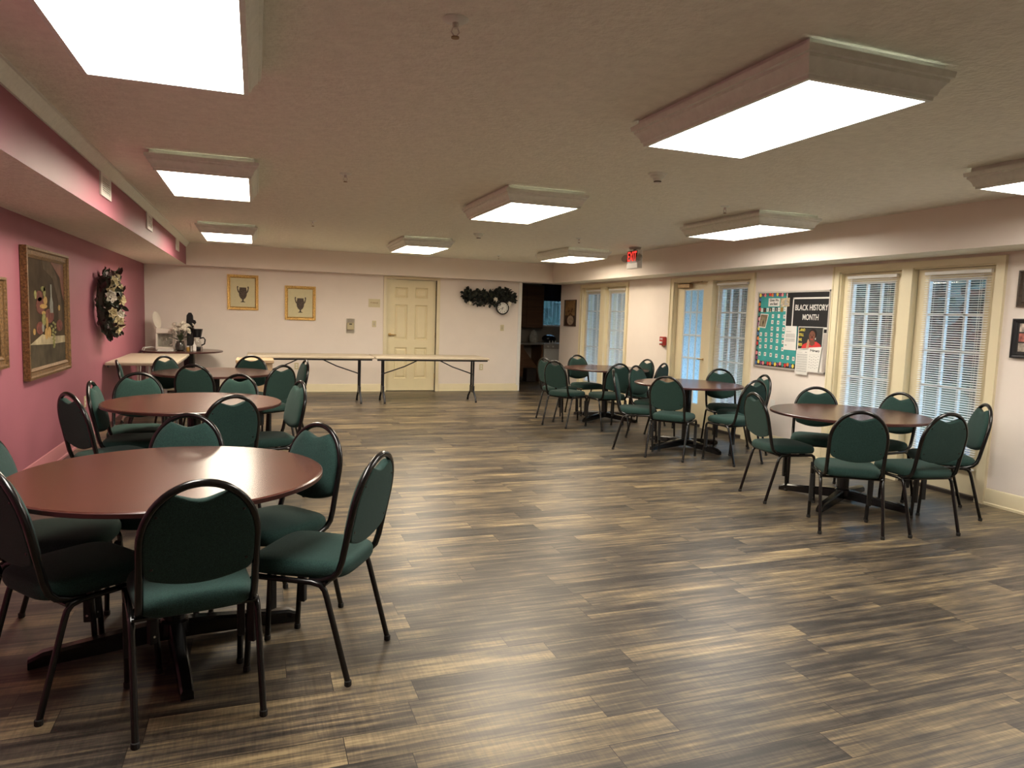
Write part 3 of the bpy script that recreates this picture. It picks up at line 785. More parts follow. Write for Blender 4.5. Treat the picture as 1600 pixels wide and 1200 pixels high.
t, pic, (a, b, c, d), dd = framed('still_life_painting', 'L', 6.335, 7.63,   .812, 1.85, .085, .05, M['dark_gold'], 'large gold framed still life painting of fruit on the mauve wall', 'painting', M['oil'])
def paint(name, shapes, mat, k):
    for pts in shapes:
        mb = MB(); plate(mb, 'L', [(a + (b - a) * u, c + (d - c) * v) for u, v in pts], dd, dd + .0012 + .0004 * k)
        part(name, mb, mat, pic, True, 0)
paint('painted_drape', [[(.62, 1), (1, 1), (1, .62), (.95, .68), (.88, .86), (.75, .93)]], M['oil_red'], 0)
paint('painted_cloth', [[(.38, 1), (.62, 1), (.78, .88), (.9, .68), (.95, .35), (.80, .3), (.82, .62), (.66, .84), (.42, .92)]], M['oil_grey'], 0)
paint('painted_tablecloth', [[(0, 0), (1, 0), (1, .19), (.04, .21), (0, .2)]], M['oil_table'], 0)
paint('painted_cloth_light', [[(.04, .215), (.35, .3), (.55, .27), (1, .26), (1, .19), (.6, .19)]], M['oil_light'], 1)
paint('painted_berries', [ell(.32, .57, .11, .08), ell(.30, .66, .08, .05), ell(.55, .47, .13, .07), ell(.84, .37, .09, .06), ell(.3, .36, .1, .06)], M['oil_wine'], 1)
paint('painted_fruit', [ell(.40, .565, .1, .022), ell(.45, .62, .05, .04), ell(.46, .30, .045, .055), ell(.54, .31, .045, .055), ell(.48, .40, .03, .06), ell(.40, .50, .05, .02), ell(.15, .33, .03, .03), ell(.84, .55, .03, .03)], M['oil_yellow'], 2)
paint('painted_grapes', [ell(.40, .44, .05, .06), ell(.40, .73, .06, .025), ell(.43, .70, .03, .05), ell(.20, .67, .03, .04)] + [ell(.66 + .07 * math.sin(i * 2.4) * (1 - i / 16), .40 - i * .016, .03, .013, 8) for i in range(16)], M['oil_green'], 3)
paint('painted_bottle', [[(.57, .50), (.66, .50), (.66, .60), (.63, .66), (.63, .78), (.60, .78), (.60, .66), (.57, .60)], ell(.37, .36, .03, .04)], M['oil_blue'], 2)
framed('gilt_picture', 'L', 4.75, 5.86, .955, 1.585, .085, .05, M['dark_gold'], 'gold framed picture on the mauve wall, only its right edge in view', 'picture', M['oil'])

def outlet(w, u, v, label, mat='ivory', pw=.035, ph=.057, kind='duplex', cat='outlet'):
    t = empty('wall_outlet' if kind == 'duplex' else 'light_switch', wallfn(w, 0)(u, v - ph), label, cat)
    mb = MB(); f0, f1 = wallfn(w, 0), wallfn(w, .006)
    mb.prism(rect(u - pw, u + pw, v - ph, v + ph), f0, f1); part('cover_plate', mb, M[mat], t, True)
    if kind == 'duplex':
        for s in (-1, 1):
            mb = MB(); mb.prism(ell(u, v + s * .021, .016, .014, 14), wallfn(w, .006), wallfn(w, .009)); part('receptacle', mb, M['white'], t, True)
    else:
        mb = MB(); mb.prism(rect(u - .006, u + .006, v - .006, v + .014), wallfn(w, .006), wallfn(w, .02)); part('toggle', mb, M[mat], t, True)
        mb = MB(); mb.prism(rect(u - .010, u + .010, v - .022, v + .022), wallfn(w, .0062), wallfn(w, .0068)); part('slot', mb, M['grey_plastic'], t, True)
    return t
outlet('L', 8.38, .40, 'pale wall outlet low on the mauve wall behind the middle left table')
outlet('B', .664, .45, 'ivory outlet on the back wall seen under the left folding table')
outlet('B', 4.015, .453, 'ivory outlet low on the back wall right of the folding table')
outlet('R', 6.683, .497, 'white outlet on the right wall below the bulletin board', 'white')
outlet('B', 1.99, 1.215, 'ivory light switch left of the cream door', kind='sw', cat='light switch')
outlet('B', 4.41, 1.204, 'ivory light switch below the round wall clock', kind='sw', cat='light switch')

# soffit grilles
for k, (y0, lab) in enumerate(((5.79, 'white air grille on the mauve soffit nearest the camera'), (8.07, 'white air grille on the mauve soffit, middle of three'), (10.87, 'white air grille at the far end of the mauve soffit'))):
    t = empty('air_grille', (XLS, y0 + .19, 2.20), lab, 'vent', group='white air grilles on the mauve soffit')
    mb = MB(); y1 = y0 + .38
    for r_ in (rect(y0, y0 + .06, 2.195, 2.362), rect(y1 - .06, y1, 2.195, 2.362), rect(y0 + .06, y1 - .06, 2.195, 2.225), rect(y0 + .06, y1 - .06, 2.332, 2.362)): plate(mb, 'S', r_, 0, .012)
    part('frame', mb, M['white'], t, True)
    mb = MB(); plate(mb, 'S', rect(y0 + .06, y1 - .06, 2.225, 2.332), 0, .002); part('backing', mb, M['grille_dark'], t, True)
    mb = MB()
    for i in range(7): plate(mb, 'S', rect(y0 + .06, y1 - .06, 2.229 + i * .015, 2.237 + i * .015), .002, .010)
    part('louvers', mb, M['white'], t, True)

# ------------------------------------------------------------------ wreath, garland, clock
def rnd_dir(): 
    while True:
        v = Vector((random.uniform(-1, 1), random.uniform(-1, 1), random.uniform(-1, 1)))
        if .1 < v.length < 1: return v.normalized()
wy, wz, wr = 9.20, 1.43, .28
t = empty('floral_wreath', (XL, wy, wz), 'dark leafy wreath with cream flowers on the mauve wall', 'wreath')
ring = MB(); ring.tube([(XL + .07, wy + wr * math.cos(2 * PI * i / 32), wz + wr * math.sin(2 * PI * i / 32)) for i in range(32)], .045, 8, True)
part('twig_ring', ring, M['bark'], t, True, 60)
def ring_pt(an, rad, out): return Vector((XL + .06 + out, wy + rad * math.cos(an), wz + rad * math.sin(an)))
for nm, mat, n in (('leaves', 'leaf', 330), ('burgundy_leaves', 'leaf_red', 110)):
    mb = MB()
    for i in range(n):
        an = random.uniform(0, 2 * PI); o_ = random.uniform(-.03, .12)
        p = ring_pt(an, wr + random.uniform(-.08, .08), o_)
        p.x = max(p.x, XL + .02)
        dr = rnd_dir(); dr.x = abs(dr.x) * .8; dr += Vector((0, math.cos(an), math.sin(an))) * .35
        mb.leaf(p, dr, rnd_dir(), random.uniform(.07, .12), random.uniform(.04, .065))
    for v in range(len(mb.v)):
        if mb.v[v][0] < XL + .006: mb.v[v] = (XL + .006, mb.v[v][1], mb.v[v][2])
    part(nm, mb, M[mat], t, True, 0)
for an, R, mat in ((1.45, .075, 'cream_petal'), (.55, .07, 'cream_petal'), (3.5, .07, 'cream_petal'), (2.9, .08, 'white_petal'), (2.2, .075, 'cream_petal'), (5.2, .10, 'cream_petal'),
                   (4.5, .075, 'cream_petal'), (5.9, .07, 'white_petal'), (4.95, .06, 'white_petal'), (1.9, .06, 'white_petal'), (.1, .08, 'cream_petal'), (2.6, .06, 'cream_petal')):
    nn = Vector((.75 + random.uniform(-.2, .2), -.6 + random.uniform(-.3, .3), random.uniform(-.2, .3))).normalized()
    part('flower', MB().flower(ring_pt(an, wr, .04) + nn * .105, nn, R), M[mat], t, True, 0)

t = empty('leaf_garland', (4.12, YB, 1.78), 'dark leaf garland hung on the back wall above the clock', 'garland')
part('vine', MB().tube([(3.66 + i * .095, YB - .05, 1.76 + .05 * math.sin(i * 1.1)) for i in range(11)], .012, 8), M['bark'], t, True, 60)
for nm, mat, n in (('leaves', 'leaf_black', 420), ('green_leaves', 'leaf', 80)):
    mb = MB()
    for i in range(n):
        u = random.uniform(-.5, .5); x = 4.12 + u * .98
        hz = .125 * (1 - (abs(u) * 2) ** 4 * .55); z = 1.775 + random.uniform(-1, 1) * hz + .03 * math.sin(x * 9)
        dr = rnd_dir(); dr.y = -abs(dr.y) * .5; dr.x += u * .9
        mb.leaf(Vector((x, YB - random.uniform(.02, .11), z)), dr, rnd_dir(), random.uniform(.06, .10), random.uniform(.045, .07))
    mb.v = [(v[0], min(v[1], YB - .004), v[2]) for v in mb.v]
    part(nm, mb, M[mat], t, True, 0)
for x, z in ((4.22, 1.73), (4.50, 1.66), (3.72, 1.64)):
    part('flower', MB().flower(Vector((x, YB - .13, z)), Vector((0, -1, .2)), .05), M['white_petal'], t, True, 0)

t = empty('wall_clock', (4.373, YB - .02, 1.58), 'round black rimmed wall clock hanging under the leaf garland', 'clock')
yc = YB - .125
mb = MB(); mb.lathe([(.103, 0), (.126, 0), (.128, .012), (.122, .024), (.110, .028), (.103, .020)], (4.373, 0, 1.58), 40, 'y')
mb.f = mb.f[:-2]; mb.mi = mb.mi[:-2]; mb.v = [(v[0], yc + .028 - v[1], v[2]) for v in mb.v]
part('rim', mb, M['coffee_black'], t, True, 40)
part('dial', MB().lathe([(.106, 0), (.106, .012)], (4.373, yc + .012, 1.58), 40, 'y'), M['paper'], t, True)
part('case', MB().lathe([(.11, 0), (.11, .088)], (4.373, yc + .026, 1.58), 24, 'y'), M['coffee_black'], t, True)
for h in range(12):
    an = PI / 2 - h * PI / 6
    text('numeral', str(h or 12), 'B', 4.373 + .082 * math.cos(an), 1.58 + .082 * math.sin(an), .034, M['ink'], t, .114, bold=.0008)
for nm, hr, ln, w in (('hour_hand', 6.68, .052, .006), ('minute_hand', 8.2, .078, .004)):
    an = PI / 2 - hr * PI / 6; dx, dz = math.cos(an), math.sin(an)
    mb = MB(); plate(mb, 'B', [(4.373 + dx * q - dz * s * w, 1.58 + dz * q + dx * s * w) for q, s in ((-.015, -1), (ln, -.6), (ln, .6), (-.015, 1))], .1145, .1165 if ln < .06 else .118)
    part(nm, mb, M['ink'], t, True, 0)

# ------------------------------------------------------------------ back wall pictures, sign, thermostat
def urn_print(u0, u1, v0, v1, label):
    t, pic, (a, b, c, d), dd = framed('urn_print', 'B', u0, u1, v0, v1, .052, .03, M['gold'], label, 'picture', M['parchment'], 'gold framed urn prints')
    cu = (a + b) / 2; cv = (c + d) / 2 - .03; h = (d - c) * .56
    half = [(.17, 0), (.17, .03), (.06, .07), (.05, .17), (.18, .26), (.27, .40), (.30, .60), (.27, .78), (.24, .86), (.27, .92)]
    pts = [(cu + x * h * .8, cv - h / 2 + y * h) for x, y in half] + [(cu - x * h * .8, cv - h / 2 + y * h) for x, y in half[::-1]]
    mb = MB(); plate(mb, 'B', pts, dd, dd + .001)
    for s in (-1, 1):
        hp = [(.27, .62), (.31, .72), (.36, .86), (.33, .98), (.42, 1.0), (.44, .90), (.40, .70), (.33, .58)]
        plate(mb, 'B', [(cu + s * x * h * .8, cv - h / 2 + y * h) for x, y in hp], dd, dd + .001)
    part('urn_drawing', mb, M['urn'], pic, True, 0)
urn_print(-.444, .045, 1.39, 1.972, 'gold framed urn print nearer the mauve wall, hung higher')
urn_print(.469, .978, 1.246, 1.828, 'gold framed urn print nearer the cream door, hung lower')
t = empty('door_sign', (1.987, YB, 1.51), 'small tan storage sign left of the cream door', 'sign')
mb = MB(); plate(mb, 'B', rect(1.885, 2.09, 1.51, 1.657), 0, .008); part('plate', mb, M['ivory'], t, True)
text('lettering', 'STORAGE', 'B', 1.987, 1.587, .036, M['bronze'], t, .0085, bold=.001, sx=.85)
t = empty('thermostat', (1.572, YB, 1.02), 'beige thermostat inside a clear guard on the back wall', 'thermostat')
mb = MB(); plate(mb, 'B', rect(1.425, 1.68, 1.02, 1.31), 0, .004); part('guard_base', mb, M['wall'], t, True)
mb = MB(); mb.bevbox(1.495, 1.648, YB - .05, YB - .004, 1.035, 1.30, .012); part('guard_cover', mb, M['clear'], t, True)
mb = MB(); mb.bevbox(1.512, 1.632, YB - .035, YB - .004, 1.10, 1.225, .006); part('body', mb, M['ivory'], t, True)
mb = MB(); mb.box(1.55, 1.60, YB - .036, YB - .034, 1.19, 1.21); part('display', mb, M['ink'], t, True)

# ------------------------------------------------------------------ right wall: pictures, pull station, exit sign
t, pic, q, dd = framed('tall_canvas', 'R', 12.2, 12.71, 1.275, 1.78, .012, .03, M['frame_brown'], 'brown picture of a white vase between kitchen opening and far windows', 'picture', nmat('brown_canvas', (0.22, 0.13, 0.055), .6, var=.5, vscale=9))
mb = MB(); plate(mb, 'R', rect(12.22, 12.69, 1.29, 1.48), dd, dd + .001); part('painted_shadow', mb, nmat('dark_brown_paint', (.035, .016, .010), .6, var=.3), pic, True)
mb = MB(); plate(mb, 'R', ell(12.44, 1.39, .15, .09), dd + .001, dd + .002); part('painted_vase', mb, nmat('pale_vase_paint', (.36, .28, .2), .6, var=.4, vscale=20), pic, True)
mb = MB()
for i in range(9): plate(mb, 'R', ell(12.44 + random.uniform(-.1, .1), 1.53 + random.uniform(-.05, .09), .03, .02, 8), dd + .001, dd + .0015)
part('painted_flowers', mb, nmat('rust_flower_paint', (.07, .03, .015), .6, var=.4), pic, True)
framed('brown_picture', 'R', 3.35, 3.945, 1.632, 1.92, .05, .025, M['frame_brown'], 'brown framed picture at right edge above the black collage frame', 'picture', M['sepia'])
t, pic, q, dd = framed('collage_frame', 'R', 3.38, 3.958, 1.228, 1.54, .035, .025, M['frame_black'], 'black frame of small photos at the right edge below brown picture', 'picture', M['frame_black'])
for i, cl in enumerate(((.5, .42, .36), (.35, .10, .08), (.42, .36, .30))):
    for k in range(3):
        v0 = 1.437 - i * .078; u1 = 3.905 - k * .15
        mb = MB(); plate(mb, 'R', rect(u1 - .13, u1, v0, v0 + .066), dd, dd + .001)
        ph = part('photo', mb, nmat('small_photo_print', cl, .5, var=.7, vscale=25), pic, True)
t = empty('fire_pull_station', (XR, 9.1, 1.06), 'red fire alarm pull station beside the glass exit door', 'fire alarm')
part('body', MB().bevbox(XR - .055, XR, 9.035, 9.145, 1.075, 1.20, .004), M['firered'], t, True)
part('handle', MB().bevbox(XR - .068, XR - .055, 9.05, 9.13, 1.10, 1.13, .003), M['white'], t, True)
text('lettering', 'FIRE', 'R', 9.09, 1.165, .04, M['paper'], t, .056, bold=.001)
part('lock_cylinder', MB().box(XR - .045, XR - .005, 9.05, 9.09, 1.055, 1.076), M['bronze'], t, True)

t = empty('exit_sign', (4.93, 8.72, ZC), 'lit red exit sign with two emergency lamps under the ceiling', 'exit sign')
part('canopy', MB().lathe([(.075, 2.405), (.085, 2.4315)], (4.93, 8.72, 0), 24), M['grey_plastic'], t, True)
part('stem', MB().box(4.915, 4.945, 8.70, 8.74, 2.385, 2.41), M['grey_plastic'], t, True)
part('housing', MB().bevbox(4.892, 4.968, 8.57, 8.87, 2.14, 2.388, .006), M['white'], t, True)
part('face_panel', MB().box(4.888, 4.893, 8.585, 8.855, 2.215, 2.378), M['sign_back'], t, True)
def fn(x): return XR - x
text('lettering', 'EXIT', 'R', 8.72, 2.297, .185, M['signred'], t, fn(4.886), bold=.002, sx=.66)
for s, yy in ((-1, 8.53), (1, 8.91)):
    mb = MB(); mb.lathe([(.020, -.03), (.045, -.01), (.055, .035), (.050, .042)], (0, 0, 0), 18, 'x')
    R = Matrix.Rotation(math.radians(25 * s), 3, 'Z') @ Matrix.Rotation(math.radians(28), 3, 'Y') @ Matrix.Rotation(PI, 3, 'Z')
    mb.v = [tuple(R @ Vector(v) + Vector((4.90, yy, 2.275))) for v in mb.v]
    lm = part('emergency_lamp', mb, M['grey_plastic'], t, True)
    part('bracket', MB().box(4.905, 4.93, min(yy, yy - s * .05), max(yy, yy - s * .05), 2.26, 2.29), M['grey_plastic'], t, True)

# ------------------------------------------------------------------ bulletin board and its papers
BY0, BY1, BZ0, BZ1 = 5.888, 7.045, .922, 1.818
t = empty('bulletin_board', (XR, 6.466, BZ0), 'bulletin board with teal and black panels between the windows', 'bulletin board')
mb = MB()
for q in (rect(BY0, BY1, BZ0, BZ0 + .02), rect(BY0, BY1, BZ1 - .02, BZ1), rect(BY0, BY0 + .02, BZ0, BZ1), rect(BY1 - .02, BY1, BZ0, BZ1)): plate(mb, 'R', q, 0, .022)
part('frame', mb, M['aluminium'], t, True)
mb = MB(); plate(mb, 'R', rect(BY0 + .02, BY1 - .02, BZ0 + .02, BZ1 - .02), 0, .010); part('backing', mb, M['paper'], t, True)
mb = MB(); plate(mb, 'R', rect(6.34, BY1 - .02, BZ0 + .02, BZ1 - .02), .010, .012); part('border_panel', mb, M['board_black'], t, True)
mb = MB(); plate(mb, 'R', rect(6.35, 6.985, .995, 1.765), .012, .0135); part('teal_panel', mb, M['teal'], t, True)
dots = []
for i in range(16): dots.append((7.003 - .0415 * i + .003, .972 + (.012 if i % 3 == 1 else 0)))
for i in range(13): dots.append((7.003 + (.004 if i % 2 else -.006), 1.03 + i * .058))
for i in range(12): dots.append((7.0 - .0415 * i, 1.775 + (.008 if i % 3 == 1 else 0)))
cols = ['blue', 'yellow', 'purple', 'pink', 'teal_dot', 'red', 'orange']
for i, (u, v) in enumerate(dots):
    mb = MB(); plate(mb, 'R', ell(u, v, .019, .022, 14), .0135, .0145)
    part('border_dot', mb, M[cols[i % 7]], t, True, 0)
mb = MB(); plate(mb, 'R', [(6.545, 1.797), (5.892, 1.797), (5.880, 1.42), (6.54, 1.42)], .0135, .0155); part('black_panel', mb, M['board_black'], t, True)
mb = MB(); plate(mb, 'R', rect(5.898, 6.446, 1.724, 1.742), .0155, .0165); plate(mb, 'R', rect(6.43, 6.446, 1.42, 1.742), .0155, .0165); plate(mb, 'R', rect(6.538, 6.55, 1.42, 1.79), .0155, .0165)
part('white_border', mb, M['paper'], t, True)
text('lettering', 'BLACK HISTORY\nMONTH', 'R', 6.162, 1.574, .088, M['paper'], t, .0172, bold=.0011, sx=.745, lines=1.2)
mb = MB(); plate(mb, 'R', [(5.955, 1.36), (5.916, 1.36), (5.912, .935), (5.945, .935)], .010, .016); part('side_strip', mb, M['aluminium'], t, True)
mb = MB(); plate(mb, 'R', rect(5.90, 5.955, 1.35, 1.415), .010, .0165); part('black_tab', mb, M['board_black'], t, True)
mb = MB(); plate(mb, 'R', rect(5.90, 5.952, 1.398, 1.415), .0165, .0175); plate(mb, 'R', rect(5.90, 5.952, 1.35, 1.36), .0165, .0175); part('white_tab', mb, M['paper'], t, True)

ROWS = [[(6.959, 1.600), (6.861, 1.602), (6.763, 1.606), (6.668, 1.607), (6.572, 1.610)], [(6.763, 1.530), (6.664, 1.531), (6.570, 1.527)],
        [(6.766, 1.461), (6.668, 1.457), (6.570, 1.452)], [(6.765, 1.385), (6.668, 1.383), (6.571, 1.382)],
        [(6.953, 1.313), (6.863, 1.313), (6.765, 1.315), (6.666, 1.306), (6.571, 1.307)], [(6.955, 1.242), (6.857, 1.246), (6.761, 1.249), (6.664, 1.242), (6.568, 1.236)],
        [(6.950, 1.165), (6.855, 1.173), (6.760, 1.169), (6.664, 1.161), (6.567, 1.154)], [(6.953, 1.080), (6.856, 1.080), (6.756, 1.076), (6.661, 1.072), (6.556, 1.065), (6.470, 1.060), (6.380, 1.055)]]
ON = ['top', 'second', 'third', 'fourth', 'fifth', 'sixth', 'seventh', 'bottom']; CN = ['first', 'second', 'third', 'fourth', 'fifth', 'sixth', 'seventh']
for ri, row in enumerate(ROWS):
    for ci, (u, v) in enumerate(row):
        colno = ci + (2 if ri in (1, 2, 3) else 0)
        k = empty('number_card', wallfn('R', .0135)(u, v), 'small white number card in %s row of teal panel, %s from left' % (ON[ri], CN[ci]), 'card', group='white number cards on the teal panel')
        mb = MB(); plate(mb, 'R', rect(u - .018, u + .018, v - .022, v + .022), .0137, .0148); part('card', mb, M['paper'], k, True)
        text('numeral', str(ri * 5 + colno + 1), 'R', u, v - .001, .026, M['ink'], k, .015, bold=.0008, sx=.8)
for i, ((u, v), mt, nm) in enumerate(zip([(6.911, 1.600), (6.811, 1.604), (6.714, 1.607), (6.620, 1.606)], ('skin', 'sepia', 'grey_ink', 'amber'), ('dark portrait', 'sepia', 'grey', 'amber'))):
    mb = MB(); plate(mb, 'R', rect(u - .022, u + .022, v - .026, v + .026), .0137, .0147); mb.m = 1
    plate(mb, 'R', ell(u, v + .006, .010, .013, 10), .0147, .0152); plate(mb, 'R', ell(u, v - .018, .016, .008, 10), .0147, .0152)
    tag(part('small_photo', mb, [M['ink'] if i != 3 else M['amber'], M[mt]], None, True, 0), 'tiny %s photo between number cards in top row of teal panel' % nm, 'photo', 'tiny photos in the top row')

def sheet(name, quad, label, cat, d, mat='paper'):
    c = wallfn('R', d)(sum(q[0] for q in quad) / 4, min(q[1] for q in quad))
    k = empty(name, c, label, cat)
    mb = MB(); plate(mb, 'R', quad, d, d + .0012); part('sheet', mb, M[mat], k, True); return k
def lerp4(q, s, r):
    top = (q[0][0] + (q[1][0] - q[0][0]) * s, q[0][1] + (q[1][1] - q[0][1]) * s); bot = (q[3][0] + (q[2][0] - q[3][0]) * s, q[3][1] + (q[2][1] - q[3][1]) * s)
    return (top[0] + (bot[0] - top[0]) * r, top[1] + (bot[1] - top[1]) * r)
def textlines(k, q, rows, d):
    mb = MB()
    for r, s0, s1, h in rows: plate(mb, 'R', [lerp4(q, s0, r), lerp4(q, s1, r), lerp4(q, s1, r + h), lerp4(q, s0, r + h)], d, d + .0003)
    part('printed_lines', mb, M['grey_ink'], k, True, 0)
q = [(6.853, 1.738), (6.663, 1.736), (6.663, 1.643), (6.854, 1.644)]
k = sheet('title_card', q, 'white lettered title card at the top of the teal panel', 'sign', .0137)
text('lettering', 'Given We\nare Best!', 'R', 6.758, 1.693, .042, M['ink'], k, .0152, bold=.0008, sx=.85)
k = sheet('pencil_sketch', [(6.650, 1.736), (6.499, 1.740), (6.498, 1.643), (6.644, 1.635)], 'grey sketch sheet right of the white title card', 'drawing', .0168, 'sepia')
mb = MB()
for e_ in (ell(6.56, 1.705, .022, .022), ell(6.55, 1.67, .035, .014), ell(6.62, 1.66, .015, .012)): plate(mb, 'R', e_, .018, .0183)
part('pencil_drawing', mb, M['grey_plastic'], k, True, 0)
q = [(6.974, 1.558), (6.835, 1.552), (6.877, 1.386), (7.005, 1.394)]
k = sheet('sepia_photo', q, 'tilted sepia photo pinned at left of the teal panel', 'photo', .0155)
mb = MB(); plate(mb, 'R', [lerp4(q, s, r) for s, r in ((.07, .06), (.93, .06), (.93, .92), (.07, .92))], .0167, .0172); part('print', mb, nmat('brown_photo_print', (.18, .125, .07), .6, var=.4, vscale=30), k, True)
mb = MB()
for s, r, a_, b_ in ((.35, .3, .018, .022), (.62, .3, .018, .022), (.4, .65, .03, .04), (.65, .62, .026, .045)):
    u, v = lerp4(q, s, r); plate(mb, 'R', ell(u, v, a_, b_), .0172, .0176)
part('figures', mb, M['oil_light'], k, True, 0)
q = [(6.539, 1.422), (6.359, 1.422), (6.349, 1.150), (6.551, 1.151)]
k = sheet('letter_sheet', q, 'white typed letter pinned under the black panel', 'paper', .0170)
textlines(k, q, [(.22, .12, .55, .025)] + [(.32 + i * .028, .1, .9, .014) for i in range(6)] + [(.52 + i * .028, .1, .9, .014) for i in range(5)] + [(.78, .1, .25, .05)], .0182)
q = [(6.332, 1.161), (6.146, 1.164), (6.148, .890), (6.335, .889)]
k = sheet('notice_sheet', q, 'white printed notice hanging below the board, left of two', 'paper', .0225)
textlines(k, q, [(.07, .72, .88, .03), (.09, .08, .5, .012)] + [(.16 + i * .095 + j * .025, .08, .93, .012) for i in range(8) for j in range(3)], .0238)
q = [(6.328, 1.420), (5.955, 1.421), (5.958, 1.195), (6.322, 1.168)]
k = sheet('portrait_poster', q, 'dark poster of a woman in red with yellow words', 'poster', .0185)
mb = MB(); plate(mb, 'R', [lerp4(q, s, r) for s, r in ((.02, .03), (.98, .03), (.98, .97), (.02, .97))], .0197, .0200); part('dark_ground', mb, nmat('charcoal_print', (.02, .022, .022), .6, var=.2), k, True)
def pp(s, r): return lerp4(q, s, r)
def pshape(name, pts, mat, lv):
    mb = MB(); plate(mb, 'R', [pp(s, r) for s, r in pts], .0200 + lv * .0003, .0203 + lv * .0003); part(name, mb, M[mat], k, True, 0)
def pell(cs, cr, rs, rr, n=20): return [(cs + rs * math.cos(2 * PI * i / n), cr + rr * math.sin(2 * PI * i / n)) for i in range(n)]
pshape('hair', pell(.60, .33, .155, .24), 'coffee_black', 0)
pshape('red_top', [(.15, .97), (.22, .80), (.42, .70), (.75, .68), (.92, .82), (.96, .97)], 'red', 1)
pshape('neck', [(.5, .6), (.68, .6), (.7, .8), (.6, .88), (.48, .8)], 'skin', 2)
pshape('face', pell(.575, .42, .125, .24), 'skin', 3)
pshape('hand', [(.36, .97), (.40, .62), (.43, .55), (.46, .6), (.48, .7), (.46, .97)], 'skin_light', 4)
pshape('eyes', pell(.52, .38, .022, .018, 8), 'ink', 5); pshape('eyes', pell(.635, .38, .022, .018, 8), 'ink', 5)
pshape('nose', [(.555, .42), (.595, .42), (.615, .51), (.535, .51)], 'oil_wine', 5); pshape('mouth', pell(.575, .575, .045, .02, 10), 'red', 5)
pshape('earring', pell(.715, .55, .014, .05, 8), 'paper', 4)
for i, wtxt in enumerate(('...AND', 'STILL', 'WE', 'RISE')):
    u, v = pp(.03, .15 + i * .215); text('lettering', wtxt, 'R', u, v, .043, M['yellow'], k, .0222, bold=.0006, sx=.78, align='LEFT')
q = [(6.145, 1.194), (5.958, 1.209), (5.989, .932), (6.144, .930)]
k = sheet('activity_calendar', q, 'slanted white calendar sheet hanging below the poster', 'calendar', .0240)
textlines(k, q, [(.30, .06, .94, .008)] + [(.36 + i * .11 + (j % 2) * .03, .08 + j * .18, .17 + j * .18, .025) for i in range(5) for j in range(5)], .0252)
u, v = lerp4(q, .5, .14); text('heading', 'February', 'R', u, v, .038, M['ink'], k, .0254, bold=.001)

# ------------------------------------------------------------------ ceiling devices
for x, y, lab in ((.644, 2.441, 'ceiling sprinkler head nearest the camera at top of the photo'), (.622, 5.404, 'ceiling sprinkler head right of the second left light'), (.612, 8.416, 'ceiling sprinkler head left of the far middle light'),
                  (3.799, 5.204, 'ceiling sprinkler head over the right tables near the middle right light'), (3.815, 8.165, 'ceiling sprinkler head before the far right light'), (3.807, 11.279, 'farthest ceiling sprinkler head near the back soffit')):
    t = empty('sprinkler', (x, y, ZC), lab, 'sprinkler', group='sprinkler heads in the ceiling')
    part('escutcheon', MB().lathe([(.012, -.012), (.036, -.008), (.046, -.001)], (0, 0, 0), 20), M['fixture'], t)
    part('sprinkler_body', MB().lathe([(.009, -.03), (.011, -.022), (.011, -.006)], (0, 0, 0), 12).tube([(.008, 0, -.028), (.014, 0, -.042), (.002, 0, -.058)], .0025, 6).tube([(-.008, 0, -.028), (-.014, 0, -.042), (-.002, 0, -.058)], .0025, 6), M['aluminium'], t)
    part('deflector', MB().lathe([(.014, -.062), (.014, -.058)], (0, 0, 0), 14), M['bronze'], t)
for x, y, lab in ((2.584, 4.308, 'white smoke detector on the ceiling below the big near light'), (2.592, 8.47, 'white smoke detector on the ceiling beyond the middle light')):
    t = empty('smoke_detector', (x, y, ZC), lab, 'smoke detector', group='smoke detectors')
    part('mounting_ring', MB().lathe([(.058, -.012), (.066, -.006), (.066, -.0005)], (0, 0, 0), 28), M['fixture'], t)
    part('detector_head', MB().lathe([(.024, -.052), (.030, -.046), (.034, -.034), (.050, -.026), (.053, -.012)], (0, 0, 0), 28), M['fixture'], t)
    part('sensor_chamber', MB().lathe([(.024, -.060), (.026, -.054), (.026, -.052)], (0, 0, 0), 20), M['grille_dark'], t)
    part('sensor_cap', MB().lathe([(.020, -.066), (.025, -.060)], (0, 0, 0), 20), M['white'], t)

# ------------------------------------------------------------------ coffee corner, standing on the corner table
TZ = .7352
cx, cy = -1.33, 12.28
t = empty('white_coffee_maker', (cx, cy, TZ), 'white coffee maker with its lid raised on the corner table', 'coffee maker')
part('base', MB().bevbox(-.13, .13, -.14, .10, 0, .045, .008), M['coffee_white'], t)
part('rear_column', MB().bevbox(-.13, .13, .02, .12, .045, .33, .008), M['coffee_white'], t)
part('side_cheek', MB().bevbox(-.13, -.10, -.12, .03, .045, .27, .006), M['coffee_white'], t)
part('filter_housing', MB().bevbox(-.13, .13, -.13, .10, .25, .335, .012), M['coffee_white'], t)
mb = MB(); mb.lathe([(.10, -.012), (.118, -.006), (.118, .006), (.09, .014)], (0, 0, 0), 28, 'y')
R = Matrix.Rotation(math.radians(-12), 3, 'Y') @ Matrix.Rotation(math.radians(68), 3, 'Z')
mb.v = [tuple(R @ Vector((v[0] * .95, v[1], v[2] * 1.15)) + Vector((-.130, .06, .455))) for v in mb.v]
part('raised_lid', mb, M['coffee_white'], t)
part('brew_recess', MB().box(-.10, .10, .012, .021, .046, .25), M['ceramic'], t)
part('carafe', MB().lathe([(.055, .048), (.082, .065), (.085, .11), (.060, .165), (.055, .20), (.058, .215)], (.01, -.05, 0), 24), M['clear'], t)
part('carafe_handle', MB().tube([(.06, -.09, .19), (.12, -.13, .18), (.12, -.13, .10), (.08, -.10, .075)], .010, 8), M['coffee_white'], t, smooth=60)
cx, cy = -.92, 12.26
